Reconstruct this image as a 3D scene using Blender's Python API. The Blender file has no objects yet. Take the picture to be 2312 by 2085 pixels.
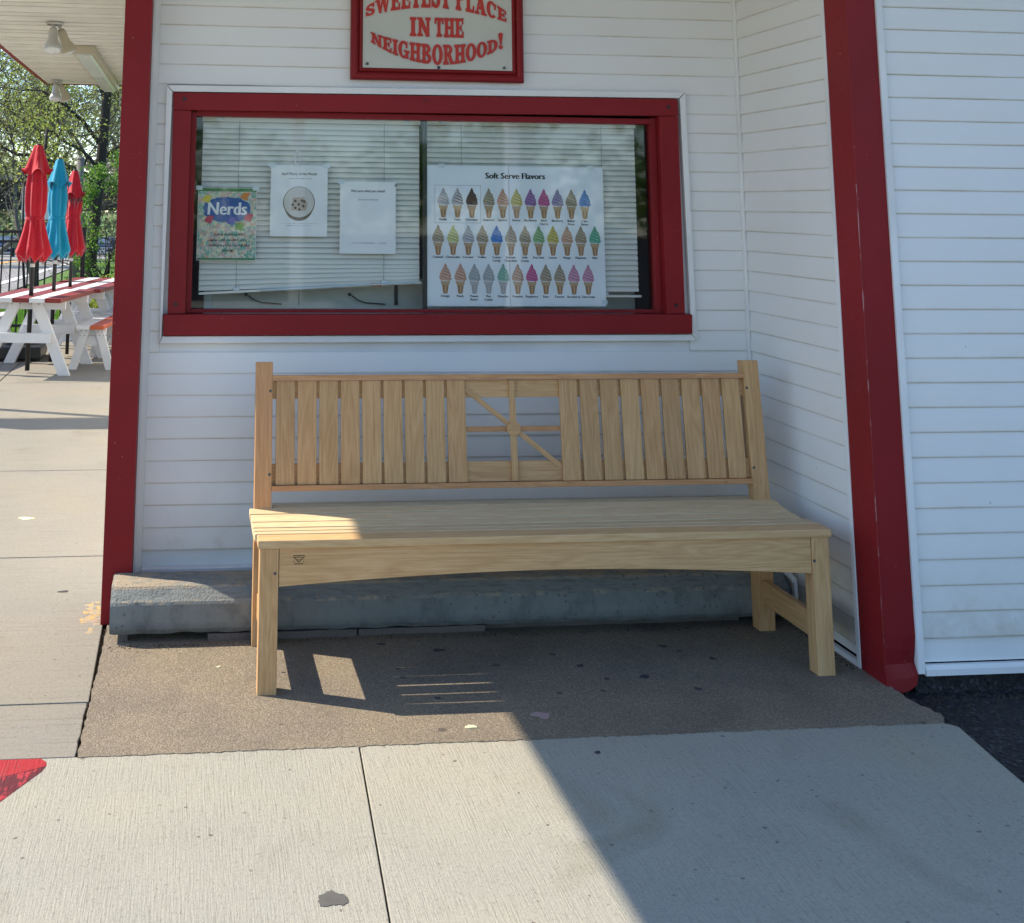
import bpy, bmesh, math, random
from mathutils import Vector, Matrix, Euler
R = math.radians
random.seed(7)
scene = bpy.context.scene
col = scene.collection

# ------------------------------------------------------------------ camera, sky, sun, exposure
cam_d = bpy.data.cameras.new('camera')
cam = bpy.data.objects.new('camera', cam_d); col.objects.link(cam)
scene.camera = cam
FPX, PPX, PPY, YAW, PIT, ROL = 2756.795, 763.235, -5.983, -0.1149933, 0.1687197, -0.0106604
cy, sy, cp, sp, cr, sr = math.cos(YAW), math.sin(YAW), math.cos(PIT), math.sin(PIT), math.cos(ROL), math.sin(ROL)
Rz = Matrix(((cy, -sy, 0), (sy, cy, 0), (0, 0, 1)))
Rx = Matrix(((1, 0, 0), (0, cp, -sp), (0, sp, cp)))
Ry = Matrix(((cr, 0, sr), (0, 1, 0), (-sr, 0, cr)))
M = Rz @ Rx @ Ry
right, fwd, up = M.col[0], M.col[1], M.col[2]
CAMPOS = Vector((0.73659, -4.69958, 1.43408))
mw = Matrix((( right.x, up.x, -fwd.x, CAMPOS.x), (right.y, up.y, -fwd.y, CAMPOS.y), (right.z, up.z, -fwd.z, CAMPOS.z), (0, 0, 0, 1)))
cam.matrix_world = mw
cam_d.sensor_fit = 'HORIZONTAL'; cam_d.sensor_width = 36.0
cam_d.lens = FPX / 2312 * 36
cam_d.shift_x = (1156 - PPX) / 2312
cam_d.shift_y = -(1042.5 - PPY) / 2312
cam_d.clip_start = 0.05; cam_d.clip_end = 2000

SUN = Vector((-0.95, 0.413, 1.0)).normalized()
world = bpy.data.worlds.new('World'); scene.world = world
world.use_nodes = True
wn = world.node_tree.nodes; wl = world.node_tree.links
bg = wn['Background']; bg.inputs['Strength'].default_value = 0.15
sky = wn.new('ShaderNodeTexSky'); sky.sky_type = 'NISHITA'; sky.sun_disc = False
sky.sun_elevation = math.asin(SUN.z); sky.sun_rotation = math.atan2(SUN.x, SUN.y)
sky.air_density = 1.0; sky.dust_density = 0.2; sky.ozone_density = 4.0
wl.new(sky.outputs[0], bg.inputs['Color'])
sun_d = bpy.data.lights.new('sun', 'SUN'); sun_d.energy = 4.1; sun_d.angle = R(0.53); sun_d.color = (1.0, 0.87, 0.70)
sun = bpy.data.objects.new('sun', sun_d); col.objects.link(sun)
sun.rotation_euler = SUN.to_track_quat('Z', 'Y').to_euler()
sun.location = (-20, 10, 22)
scene.view_settings.view_transform = 'Standard'; scene.view_settings.look = 'None'
scene.view_settings.gamma = 1.0; scene.view_settings.use_curve_mapping = False
scene.view_settings.exposure = 1.02
scene.render.engine = 'CYCLES'

# ------------------------------------------------------------------ materials
def srgb(r, g, b):
    f = lambda c: (c / 255 / 12.92) if c / 255 <= 0.04045 else ((c / 255 + 0.055) / 1.055) ** 2.4
    return (f(r), f(g), f(b), 1)
class NT:
    def __init__(s, name):
        s.m = bpy.data.materials.new(name); s.m.use_nodes = True
        s.n = s.m.node_tree.nodes; s.l = s.m.node_tree.links; s.b = s.n['Principled BSDF']
        s.out = s.n['Material Output']
    def new(s, t, **k):
        x = s.n.new(t)
        for a, v in k.items():
            if a[0] == '_': setattr(x, a[1:], v)
        return x
    def link(s, a, b): s.l.new(a, b)
    def coord(s, scale=(1, 1, 1), kind='Object', rnd=False, rot=(0, 0, 0)):
        tc = s.new('ShaderNodeTexCoord'); mp = s.new('ShaderNodeMapping')
        mp.inputs['Scale'].default_value = scale; mp.inputs['Rotation'].default_value = rot
        src = tc.outputs[kind]
        if rnd:
            oi = s.new('ShaderNodeObjectInfo'); mu = s.new('ShaderNodeMath', _operation='MULTIPLY'); mu.inputs[1].default_value = 53.0
            s.link(oi.outputs['Random'], mu.inputs[0])
            ad = s.new('ShaderNodeVectorMath', _operation='ADD'); s.link(src, ad.inputs[0]); s.link(mu.outputs[0], ad.inputs[1]); src = ad.outputs[0]
        s.link(src, mp.inputs['Vector']); return mp.outputs['Vector']
    def noise(s, vec, scale=5, detail=4, rough=0.5, dist=0.0):
        x = s.new('ShaderNodeTexNoise'); x.inputs['Scale'].default_value = scale; x.inputs['Detail'].default_value = detail
        x.inputs['Roughness'].default_value = rough; x.inputs['Distortion'].default_value = dist
        if vec is not None: s.link(vec, x.inputs['Vector'])
        return x.outputs['Fac']
    def ramp(s, fac, stops, interp='LINEAR'):
        x = s.new('ShaderNodeValToRGB'); x.color_ramp.interpolation = interp
        e = x.color_ramp.elements
        while len(e) < len(stops): e.new(0.5)
        for i, (p, c) in enumerate(stops):
            e[i].position = p; e[i].color = c if len(c) == 4 else (*c, 1)
        s.link(fac, x.inputs['Fac']); return x.outputs['Color']
    def mix(s, a, b, fac, mode='MIX'):
        x = s.new('ShaderNodeMix'); x.data_type = 'RGBA'; x.blend_type = mode
        for sock, v in ((x.inputs[0], fac), (x.inputs[6], a), (x.inputs[7], b)):
            if hasattr(v, 'links') or isinstance(v, bpy.types.NodeSocket): s.link(v, sock)
            else: sock.default_value = v
        return x.outputs[2]
    def math(s, op, a, b=0.0):
        x = s.new('ShaderNodeMath', _operation=op)
        for sock, v in ((x.inputs[0], a), (x.inputs[1], b)):
            if isinstance(v, bpy.types.NodeSocket): s.link(v, sock)
            else: sock.default_value = v
        return x.outputs[0]
    def bump(s, h, strength=0.3, dist=0.01):
        x = s.new('ShaderNodeBump'); x.inputs['Strength'].default_value = strength; x.inputs['Distance'].default_value = dist
        s.link(h, x.inputs['Height']); s.link(x.outputs[0], s.b.inputs['Normal']); return x
    def base(s, c):
        if isinstance(c, bpy.types.NodeSocket): s.link(c, s.b.inputs['Base Color'])
        else: s.b.inputs['Base Color'].default_value = c if len(c) == 4 else (*c, 1)
    def rough(s, r, spec=0.5):
        if isinstance(r, bpy.types.NodeSocket): s.link(r, s.b.inputs['Roughness'])
        else: s.b.inputs['Roughness'].default_value = r
        s.b.inputs['Specular IOR Level'].default_value = spec
G = lambda v: (v, v, v, 1)

def painted(name, c, rough=0.45, var=0.12, wear=None, scale=6.0, bumpk=0.06, spec=0.4):
    t = NT(name); v = t.coord((1, 1, 1))
    n = t.noise(v, scale, 5, 0.6); n2 = t.noise(v, scale * 14, 3, 0.6)
    c1 = tuple(x * (1 - var) for x in c[:3]) + (1,); c2 = tuple(min(1, x * (1 + var)) for x in c[:3]) + (1,)
    base = t.mix(c1, c2, n)
    n3 = t.noise(v, scale * 0.35, 3, 0.6); base = t.mix(base, t.ramp(n3, [(0.3, (0.88, 0.88, 0.88)), (0.7, (1.10, 1.10, 1.10))]), 1.0, 'MULTIPLY')
    if wear:
        w = t.ramp(n2, [(0.70, (0, 0, 0)), (0.76, (1, 1, 1))])
        base = t.mix(base, (*wear, 1), t.math('MULTIPLY', w, 0.5))
    t.base(base); t.rough(t.math('ADD', t.math('MULTIPLY', n2, 0.25), rough - 0.12), spec)
    t.bump(n2, bumpk, 0.002)
    return t.m

def wood(name, lo, mid, hi, rings=True):
    t = NT(name)
    v = t.coord((1.0, 1.0, 1.0), rnd=True)
    mp = t.new('ShaderNodeMapping'); mp.inputs['Scale'].default_value = (0.9, 7.0, 7.0); t.link(v, mp.inputs['Vector'])
    big = t.noise(mp.outputs[0], 1.6, 2, 0.5, 0.6)
    wv = t.math('FRACT', t.math('MULTIPLY', big, 11.0))
    tri = t.math('ABSOLUTE', t.math('SUBTRACT', wv, 0.5))
    ring = t.math('MULTIPLY', tri, 2.0)
    mp2 = t.new('ShaderNodeMapping'); mp2.inputs['Scale'].default_value = (3.0, 90.0, 90.0); t.link(v, mp2.inputs['Vector'])
    fine = t.noise(mp2.outputs[0], 2.2, 3, 0.6)
    mp3 = t.new('ShaderNodeMapping'); mp3.inputs['Scale'].default_value = (12.0, 330.0, 330.0); t.link(v, mp3.inputs['Vector'])
    pore = t.noise(mp3.outputs[0], 1.5, 2, 0.5)
    fac = t.math('ADD', t.math('MULTIPLY', ring, 0.20), t.math('MULTIPLY', fine, 0.80))
    c = t.ramp(fac, [(0.22, lo), (0.5, mid), (0.78, hi)])
    dark = t.ramp(pore, [(0.30, (0.72, 0.66, 0.60)), (0.42, (1, 1, 1))])
    c = t.mix(c, dark, 0.55, 'MULTIPLY')
    # dark mineral streaks on some boards
    mp4 = t.new('ShaderNodeMapping'); mp4.inputs['Scale'].default_value = (0.8, 26.0, 26.0); t.link(v, mp4.inputs['Vector'])
    st = t.ramp(t.noise(mp4.outputs[0], 1.7, 2, 0.5, 0.3), [(0.70, (1, 1, 1)), (0.76, (0.62, 0.56, 0.50))])
    c = t.mix(c, st, 0.6, 'MULTIPLY')
    mk = t.new('ShaderNodeMapping'); mk.inputs['Scale'].default_value = (2.2, 7.0, 7.0); t.link(v, mk.inputs['Vector'])
    kv = t.new('ShaderNodeTexVoronoi'); kv.inputs['Scale'].default_value = 1.0; t.link(mk.outputs[0], kv.inputs['Vector'])
    ks = t.new('ShaderNodeSeparateColor'); t.link(kv.outputs['Color'], ks.inputs[0])
    kd = t.math('ADD', kv.outputs['Distance'], t.math('MULTIPLY', t.math('SUBTRACT', fine, 0.5), 0.05))
    kk = t.math('MULTIPLY', t.math('LESS_THAN', kd, 0.045), t.math('GREATER_THAN', ks.outputs[0], 0.80))
    c = t.mix(c, (0.17, 0.085, 0.035, 1), t.math('MULTIPLY', kk, 0.6))
    oi = t.new('ShaderNodeObjectInfo')
    tint = t.ramp(oi.outputs['Random'], [(0.0, (0.88, 0.84, 0.80)), (0.3, (1.0, 0.97, 0.92)), (0.6, (1.05, 1.04, 1.0)), (0.8, (0.95, 0.90, 0.86)), (1.0, (1.0, 0.93, 0.86))])
    c = t.mix(c, tint, 1.0, 'MULTIPLY')
    t.base(c); t.rough(0.55, 0.3)
    t.bump(t.math('ADD', fine, pore), 0.12, 0.0015)
    return t.m

MAT = {}
MAT['wood'] = wood('teak_wood', (0.43, 0.252, 0.112), (0.545, 0.335, 0.158), (0.64, 0.425, 0.222))
MAT['wood_red'] = wood('reddish_teak_wood', (0.42, 0.20, 0.085), (0.52, 0.275, 0.125), (0.60, 0.345, 0.17))
MAT['wood_gold'] = wood('golden_teak_wood', (0.48, 0.315, 0.15), (0.59, 0.40, 0.205), (0.67, 0.485, 0.27))
MAT['wood_pale'] = wood('pale_teak_wood', (0.53, 0.415, 0.245), (0.65, 0.52, 0.325), (0.73, 0.61, 0.41))

def mk_siding():
    t = NT('white_vinyl_siding')
    v = t.coord((1, 1, 1), rnd=True); vw = t.coord((1, 1, 1), 'Generated')
    n = t.noise(v, 1.3, 4, 0.6); f = t.noise(v, 60, 3, 0.6)
    base = t.mix((0.76, 0.76, 0.74, 1), (0.82, 0.815, 0.795, 1), n)
    sep = t.new('ShaderNodeSeparateXYZ'); t.link(vw, sep.inputs[0])
    grime = t.ramp(sep.outputs['Z'], [(0.0, (0.62, 0.57, 0.46)), (0.07, (0.98, 0.96, 0.92)), (0.94, (1, 1, 1)), (1.0, (0.90, 0.87, 0.80))])
    k = t.ramp(t.noise(v, 3.0, 5, 0.7), [(0.35, (0.2, 0.2, 0.2)), (0.62, (1, 1, 1))])
    base = t.mix(base, grime, k, 'MULTIPLY')
    ge = t.new('ShaderNodeNewGeometry'); sg_ = t.new('ShaderNodeSeparateXYZ'); t.link(ge.outputs['Position'], sg_.inputs[0])
    hz = t.math('ADD', sg_.outputs['Z'], t.math('MULTIPLY', t.math('SUBTRACT', t.noise(ge.outputs['Position'], 9, 5, 0.7), 0.5), 0.55))
    base = t.mix(base, t.ramp(hz, [(0.02, (0.72, 0.68, 0.60)), (0.22, (0.95, 0.94, 0.91)), (0.45, (1, 1, 1))]), 1.0, 'MULTIPLY')
    scr = t.ramp(t.noise(t.coord((30, 30, 4)), 1.5, 2, 0.5, 1.0), [(0.765, (0, 0, 0)), (0.785, (1, 1, 1))]); base = t.mix(base, (0.42, 0.42, 0.42, 1), t.math('MULTIPLY', scr, 0.5))
    spk = t.ramp(t.noise(v, 34, 2, 0.5), [(0.775, (0, 0, 0)), (0.80, (1, 1, 1))])
    base = t.mix(base, (0.33, 0.31, 0.28, 1), t.math('MULTIPLY', spk, 0.55))
    t.base(base); t.rough(0.42, 0.35)
    mp = t.new('ShaderNodeMapping'); mp.inputs['Scale'].default_value = (2, 2, 60); t.link(v, mp.inputs['Vector'])
    w = t.noise(v, 2.2, 2, 0.5)
    t.bump(t.math('ADD', t.math('MULTIPLY', w, 5.0), t.math('MULTIPLY', t.noise(mp.outputs[0], 2, 3, 0.6), 0.12)), 0.14, 0.006)
    return t.m
MAT['siding'] = mk_siding()
MAT['trim'] = painted('white_trim', (0.77, 0.77, 0.75), 0.4, 0.05, (0.35, 0.32, 0.27), 5)
MAT['red'] = painted('dark_red_paint', (0.225, 0.013, 0.016), 0.48, 0.10, (0.45, 0.22, 0.20), 4, 0.10, 0.2)
MAT['sign_board'] = painted('cream_sign_board', (0.56, 0.56, 0.49), 0.5, 0.04, (0.3, 0.3, 0.28), 3)
MAT['letter_red'] = painted('red_lettering', (0.50, 0.030, 0.016), 0.5, 0.05)
MAT['letter_pink'] = painted('pale_pink_outline', (0.66, 0.42, 0.38), 0.5, 0.05)
MAT['black'] = painted('black_metal', (0.012, 0.012, 0.013), 0.4, 0.1)
MAT['screw'] = painted('grey_screw', (0.09, 0.085, 0.08), 0.4, 0.1)
MAT['plastic_black'] = painted('black_plastic', (0.018, 0.019, 0.02), 0.35, 0.2)
MAT['blind'] = painted('cream_blind_slat', (0.77, 0.765, 0.71), 0.4, 0.05)
MAT['paper'] = painted('white_paper', (0.82, 0.84, 0.85), 0.6, 0.02)
MAT['paper_blue'] = painted('glossy_white_paper', (0.78, 0.82, 0.86), 0.35, 0.02)
MAT['ink'] = painted('black_ink', (0.012, 0.015, 0.02), 0.6, 0.05)
MAT['ink_grey'] = painted('grey_ink', (0.22, 0.24, 0.25), 0.6, 0.05)
MAT['clear'] = painted('clear_plastic', (0.62, 0.70, 0.74), 0.2, 0.05)
MAT['steel'] = painted('brushed_steel', (0.42, 0.44, 0.44), 0.3, 0.1)
MAT['orange_sticker'] = painted('orange_sticker', (0.55, 0.16, 0.02), 0.5, 0.2)
MAT['room'] = painted('grey_interior_wall', (0.16, 0.16, 0.15), 0.8, 0.2)
MAT['cabinet'] = painted('pale_cabinet', (0.68, 0.67, 0.60), 0.5, 0.1)
MAT['soffit'] = painted('cream_soffit', (0.76, 0.72, 0.63), 0.5, 0.05)
MAT['roof'] = painted('grey_roof', (0.10, 0.10, 0.10), 0.9, 0.2)
MAT['lamp_white'] = painted('white_lamp_metal', (0.50, 0.49, 0.44), 0.4, 0.1)
MAT['lamp_face'] = painted('frosted_lamp_glass', (0.72, 0.72, 0.68), 0.25, 0.05)
MAT['lamp_body'] = painted('tan_lamp_body', (0.50, 0.44, 0.32), 0.4, 0.1)
MAT['white_wood'] = painted('white_painted_wood', (0.68, 0.68, 0.68), 0.55, 0.06, (0.4, 0.38, 0.33))
MAT['red_wood'] = painted('barn_red_painted_wood', (0.20, 0.024, 0.018), 0.55, 0.15, (0.45, 0.3, 0.25))
MAT['orange_wood'] = painted('faded_orange_painted_wood', (0.50, 0.10, 0.035), 0.55, 0.12, (0.6, 0.4, 0.3))
MAT['bark'] = painted('dark_bark', (0.030, 0.024, 0.020), 0.9, 0.35, scale=3, bumpk=0.5)
MAT['bark_grey'] = painted('grey_bark', (0.11, 0.10, 0.088), 0.9, 0.3, scale=3, bumpk=0.5)
MAT['pole'] = painted('weathered_grey_pole', (0.16, 0.15, 0.13), 0.9, 0.2)
MAT['stone'] = painted('dark_garden_stone', (0.16, 0.145, 0.125), 0.9, 0.3)
MAT['bridge'] = painted('dark_bridge_steel', (0.018, 0.017, 0.017), 0.8, 0.3)
MAT['bridge_top'] = painted('pale_bridge_coping', (0.30, 0.29, 0.26), 0.8, 0.2)
MAT['car'] = painted('dark_blue_car_paint', (0.012, 0.020, 0.055), 0.2, 0.05)
MAT['car_glass'] = painted('car_window_glass', (0.12, 0.17, 0.22), 0.08, 0.05)
MAT['chrome'] = painted('bright_metal', (0.55, 0.57, 0.6), 0.15, 0.05)
MAT['plate'] = painted('white_plate', (0.6, 0.62, 0.62), 0.4, 0.05)
MAT['gum'] = painted('old_gum_grey', (0.05, 0.048, 0.05), 0.8, 0.2)
MAT['stain_grey'] = painted('grey_patch', (0.10, 0.098, 0.092), 0.9, 0.25, None, 30)
MAT['gum_pale'] = painted('pale_flat_petal', (0.38, 0.27, 0.26), 0.8, 0.1)
MAT['gum_cream'] = painted('cream_flat_petal', (0.72, 0.68, 0.42), 0.8, 0.1)

def fabric(name, c):
    t = NT(name); v = t.coord()
    n = t.noise(v, 9, 4, 0.6)
    t.base(t.mix(tuple(x * 0.8 for x in c) + (1,), tuple(min(1, x * 1.15) for x in c) + (1,), n)); t.rough(0.75, 0.2)
    t.b.inputs['Sheen Weight'].default_value = 0.3
    mp = t.coord((16, 16, 1.0)); t.bump(t.noise(mp, 2.5, 3, 0.6), 0.45, 0.02)
    return t.m
MAT['umb_red'] = fabric('red_canvas', (0.50, 0.010, 0.024))
MAT['umb_blue'] = fabric('turquoise_canvas', (0.004, 0.29, 0.46))

def concrete(name, a, b, broom=None, bscale=1.0, spk=0.5):
    t = NT(name); v = t.coord(kind='Object')
    big = t.noise(v, 1.1, 5, 0.6); mid = t.noise(v, 6, 5, 0.65); fin = t.noise(v, 170, 4, 0.7)
    c = t.mix(a, b, t.math('ADD', t.math('MULTIPLY', big, 0.55), t.math('MULTIPLY', mid, 0.45)))
    grit = t.ramp(fin, [(0.30, (0.58, 0.56, 0.52)), (0.47, (0.96, 0.96, 0.96)), (0.70, (1.22, 1.20, 1.13))])
    sp2 = t.ramp(t.noise(v, 75, 3, 0.6), [(0.28, (0.80, 0.78, 0.74)), (0.42, (1, 1, 1)), (0.66, (1.06, 1.06, 1.03))]); c = t.mix(c, sp2, 0.9, 'MULTIPLY')
    tone = t.ramp(t.noise(v, 0.9, 3, 0.55), [(0.32, (0.90, 0.93, 0.95)), (0.5, (1, 1, 1)), (0.68, (1.06, 1.03, 0.95))]); c = t.mix(c, tone, 1.0, 'MULTIPLY')
    c = t.mix(c, grit, spk, 'MULTIPLY')
    # pits and dark grains
    vo = t.new('ShaderNodeTexVoronoi'); vo.inputs['Scale'].default_value = 34; t.link(v, vo.inputs['Vector'])
    sel = t.new('ShaderNodeSeparateColor'); t.link(vo.outputs['Color'], sel.inputs[0])
    wob = t.math('ADD', vo.outputs['Distance'], t.math('MULTIPLY', t.math('SUBTRACT', t.noise(v, 130, 2, 0.5), 0.5), 0.35))
    pit = t.math('MULTIPLY', t.math('LESS_THAN', wob, t.math('MULTIPLY', sel.outputs[2], 0.17)), t.math('GREATER_THAN', sel.outputs[0], 0.74))
    c = t.mix(c, (0.12, 0.105, 0.085, 1), t.math('MULTIPLY', pit, t.math('ADD', 0.3, t.math('MULTIPLY', sel.outputs[1], 0.6))))
    stain = t.ramp(t.noise(v, 2.3, 3, 0.5, 0.8), [(0.60, (1, 1, 1)), (0.74, (0.83, 0.82, 0.78))])
    c = t.mix(c, stain, 1.0, 'MULTIPLY')
    h = fin
    if broom:
        mp = t.coord(broom); bn = t.noise(mp, bscale, 3, 0.6)
        pat = t.ramp(t.noise(v, 2.6, 3, 0.5), [(0.35, (0.25, 0.25, 0.25)), (0.62, (1, 1, 1))])
        bl = t.ramp(bn, [(0.30, (0.78, 0.77, 0.74)), (0.44, (0.99, 0.99, 0.99)), (0.70, (1.05, 1.05, 1.04))])
        c = t.mix(c, bl, pat, 'MULTIPLY')
        h = t.math('ADD', t.math('MULTIPLY', bn, 1.1), t.math('MULTIPLY', fin, 1.0))
    h = t.math('SUBTRACT', h, t.math('MULTIPLY', pit, 0.8))
    t.base(c); t.rough(0.85, 0.25); t.bump(h, 0.55, 0.004)
    return t.m
MAT['conc'] = concrete('broomed_sidewalk_concrete', (0.285, 0.278, 0.240, 1), (0.385, 0.374, 0.322, 1), (170, 7, 4), 1.3)
MAT['patio'] = concrete('patio_concrete', (0.220, 0.207, 0.180, 1), (0.268, 0.253, 0.220, 1), (3, 60, 4), 1.2, 0.35)
MAT['conc_bounce'] = concrete('pale_bounce_concrete', (0.42, 0.39, 0.32, 1), (0.50, 0.465, 0.385, 1), (170, 7, 4), 1.3)  # for unseen lot slabs, made paler to bounce sun onto the front wall
MAT['ledge'] = concrete('dirty_ledge_concrete', (0.10, 0.09, 0.08, 1), (0.20, 0.18, 0.16, 1))
def mk_block():
    t = NT('grey_painted_block_concrete'); v = t.coord()
    sep = t.new('ShaderNodeSeparateXYZ'); t.link(v, sep.inputs[0]); z = sep.outputs['Z']
    n1 = t.noise(v, 5, 5, 0.65); n2 = t.noise(v, 28, 4, 0.65); n3 = t.noise(t.coord((9, 60, 5)), 2.0, 4, 0.6)
    c = t.mix((0.165, 0.185, 0.18, 1), (0.23, 0.25, 0.24, 1), n1)
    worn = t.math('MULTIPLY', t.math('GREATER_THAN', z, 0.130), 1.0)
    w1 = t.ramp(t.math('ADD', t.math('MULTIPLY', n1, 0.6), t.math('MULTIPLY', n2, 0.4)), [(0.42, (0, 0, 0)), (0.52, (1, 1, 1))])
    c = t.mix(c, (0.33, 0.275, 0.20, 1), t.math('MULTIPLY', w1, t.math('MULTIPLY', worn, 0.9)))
    edge = t.math('LESS_THAN', t.math('ABSOLUTE', t.math('SUBTRACT', z, 0.0965)), 0.006)
    w2 = t.ramp(n2, [(0.50, (0, 0, 0)), (0.58, (1, 1, 1))])
    c = t.mix(c, (0.34, 0.30, 0.23, 1), t.math('MULTIPLY', t.math('MULTIPLY', edge, w2), 0.8))
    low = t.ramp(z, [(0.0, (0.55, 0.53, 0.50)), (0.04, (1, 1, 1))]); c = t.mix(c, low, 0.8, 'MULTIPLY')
    c = t.mix(c, t.ramp(n3, [(0.30, (0.62, 0.62, 0.62)), (0.50, (1, 1, 1)), (0.75, (1.12, 1.10, 1.06))]), 0.85, 'MULTIPLY')
    vo = t.new('ShaderNodeTexVoronoi'); vo.inputs['Scale'].default_value = 48; t.link(v, vo.inputs['Vector'])
    se = t.new('ShaderNodeSeparateColor'); t.link(vo.outputs['Color'], se.inputs[0])
    reg = t.ramp(t.noise(v, 2.0, 2, 0.5), [(0.48, (0, 0, 0)), (0.58, (1, 1, 1))])
    pit = t.math('MULTIPLY', t.math('MULTIPLY', t.math('LESS_THAN', vo.outputs['Distance'], 0.26), t.math('GREATER_THAN', se.outputs[0], 0.55)), reg)
    c = t.mix(c, (0.09, 0.085, 0.075, 1), t.math('MULTIPLY', pit, 0.55))
    t.base(c); t.rough(0.75, 0.3)
    t.bump(t.math('SUBTRACT', t.math('ADD', t.math('MULTIPLY', n2, 0.5), t.noise(v, 120, 3, 0.6)), t.math('MULTIPLY', pit, 1.6)), 0.6, 0.006)
    return t.m
MAT['block'] = mk_block()
MAT['shim'] = concrete('weathered_shim', (0.10, 0.085, 0.075, 1), (0.17, 0.15, 0.14, 1), (4, 60, 60), 1.0)

def mk_aggregate():
    t = NT('exposed_aggregate_concrete'); v = t.coord()
    vo = t.new('ShaderNodeTexVoronoi'); vo.inputs['Scale'].default_value = 230; t.link(v, vo.inputs['Vector'])
    sel = t.new('ShaderNodeSeparateColor'); t.link(vo.outputs['Color'], sel.inputs[0])
    st = t.ramp(sel.outputs[0], [(0.0, (0.175, 0.150, 0.115)), (0.3, (0.212, 0.182, 0.138)), (0.7, (0.245, 0.212, 0.160)), (1.0, (0.31, 0.272, 0.21))])
    gap = t.ramp(vo.outputs['Distance'], [(0.30, (1, 1, 1)), (0.64, (0.76, 0.75, 0.73))])
    c = t.mix(st, gap, 1.0, 'MULTIPLY')
    big = t.ramp(t.noise(v, 2.0, 5, 0.65), [(0.33, (0.76, 0.75, 0.77)), (0.5, (0.97, 0.96, 0.96)), (0.67, (1.12, 1.09, 1.02))])
    c = t.mix(c, big, 1.0, 'MULTIPLY')
    v2 = t.new('ShaderNodeTexVoronoi'); v2.inputs['Scale'].default_value = 13; t.link(v, v2.inputs['Vector'])
    s2 = t.new('ShaderNodeSeparateColor'); t.link(v2.outputs['Color'], s2.inputs[0])
    sp_ = t.math('MULTIPLY', t.math('LESS_THAN', v2.outputs['Distance'], 0.17), t.math('GREATER_THAN', s2.outputs[1], 0.86))
    c = t.mix(c, (0.06, 0.052, 0.05, 1), t.math('MULTIPLY', sp_, 0.7))
    t.base(c); t.rough(0.8, 0.3)
    t.bump(t.math('ADD', t.math('MULTIPLY', vo.outputs['Distance'], -1.0), t.noise(v, 240, 2, 0.5)), 0.4, 0.003)
    return t.m
MAT['agg'] = mk_aggregate()
def mk_asphalt(name, a, b):
    t = NT(name); v = t.coord()
    vo = t.new('ShaderNodeTexVoronoi'); vo.inputs['Scale'].default_value = 95; t.link(v, vo.inputs['Vector'])
    sel = t.new('ShaderNodeSeparateColor'); t.link(vo.outputs['Color'], sel.inputs[0])
    c = t.ramp(sel.outputs[0], [(0.0, a), (0.8, b), (1.0, tuple(x * 2.2 for x in b[:3]))])
    c = t.mix(c, t.ramp(t.noise(v, 3, 5, 0.6), [(0.3, (0.75, 0.75, 0.75)), (0.7, (1.15, 1.15, 1.12))]), 1.0, 'MULTIPLY')
    t.base(c); t.rough(0.85, 0.3); t.bump(t.math('ADD', vo.outputs['Distance'], t.noise(v, 30, 5, 0.7)), 0.8, 0.008)
    return t.m
MAT['asphalt'] = mk_asphalt('dark_asphalt', (0.018, 0.018, 0.020), (0.036, 0.036, 0.038))
MAT['road'] = mk_asphalt('worn_pale_road_asphalt', (0.20, 0.195, 0.19), (0.27, 0.265, 0.26))
MAT['soil'] = concrete('soil', (0.035, 0.028, 0.02, 1), (0.07, 0.055, 0.04, 1))
MAT['line_white'] = painted('white_road_paint', (0.72, 0.72, 0.70), 0.7, 0.1)
MAT['line_yellow'] = painted('yellow_road_paint', (0.60, 0.36, 0.10), 0.7, 0.1)

def mk_groundpaint(name, c, c2, thr):
    t = NT(name); v = t.coord(); n = t.noise(v, 26, 5, 0.7); br = t.noise(t.coord((110, 4, 4)), 1.3, 3, 0.6)
    k = t.ramp(t.math('ADD', t.math('MULTIPLY', n, 0.6), t.math('MULTIPLY', br, 0.4)), [(thr, (0, 0, 0)), (thr + 0.05, (1, 1, 1))])
    t.base(t.mix(c, c2, k)); t.rough(0.6, 0.3); t.bump(t.math('ADD', br, n), 0.5, 0.004)
    return t.m
MAT['gp_red'] = mk_groundpaint('red_ground_paint', (0.34, 0.018, 0.022, 1), (0.22, 0.04, 0.04, 1), 0.53)
MAT['maroon_band'] = mk_groundpaint('dark_maroon_ground', (0.10, 0.012, 0.018, 1), (0.38, 0.03, 0.04, 1), 0.52)  # darker maroon band below the red patch, flecked with red
MAT['gp_yellow'] = mk_groundpaint('yellow_paint_stain', (0.46, 0.31, 0.12, 1), (0.32, 0.28, 0.21, 1), 0.47)

def leaf(name, c1, c2, c3, trans=0.45):
    t = NT(name)
    g = t.new('ShaderNodeNewGeometry')
    c = t.ramp(g.outputs['Random Per Island'], [(0.0, c1), (0.5, c2), (1.0, c3)])
    t.base(c); t.rough(0.5, 0.3)
    tr = t.new('ShaderNodeBsdfTranslucent'); t.link(c, tr.inputs['Color'])
    mx = t.new('ShaderNodeMixShader'); mx.inputs[0].default_value = trans
    t.link(t.b.outputs[0], mx.inputs[1]); t.link(tr.outputs[0], mx.inputs[2]); t.link(mx.outputs[0], t.out.inputs['Surface'])
    return t.m
MAT['leaf_spring'] = leaf('spring_leaf', (0.22, 0.28, 0.045), (0.34, 0.41, 0.06), (0.48, 0.50, 0.12))
MAT['leaf_green'] = leaf('green_leaf', (0.05, 0.13, 0.018), (0.12, 0.26, 0.035), (0.25, 0.42, 0.06))
MAT['leaf_grey'] = leaf('grey_green_leaf', (0.14, 0.17, 0.09), (0.22, 0.25, 0.13), (0.32, 0.34, 0.20))
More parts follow.
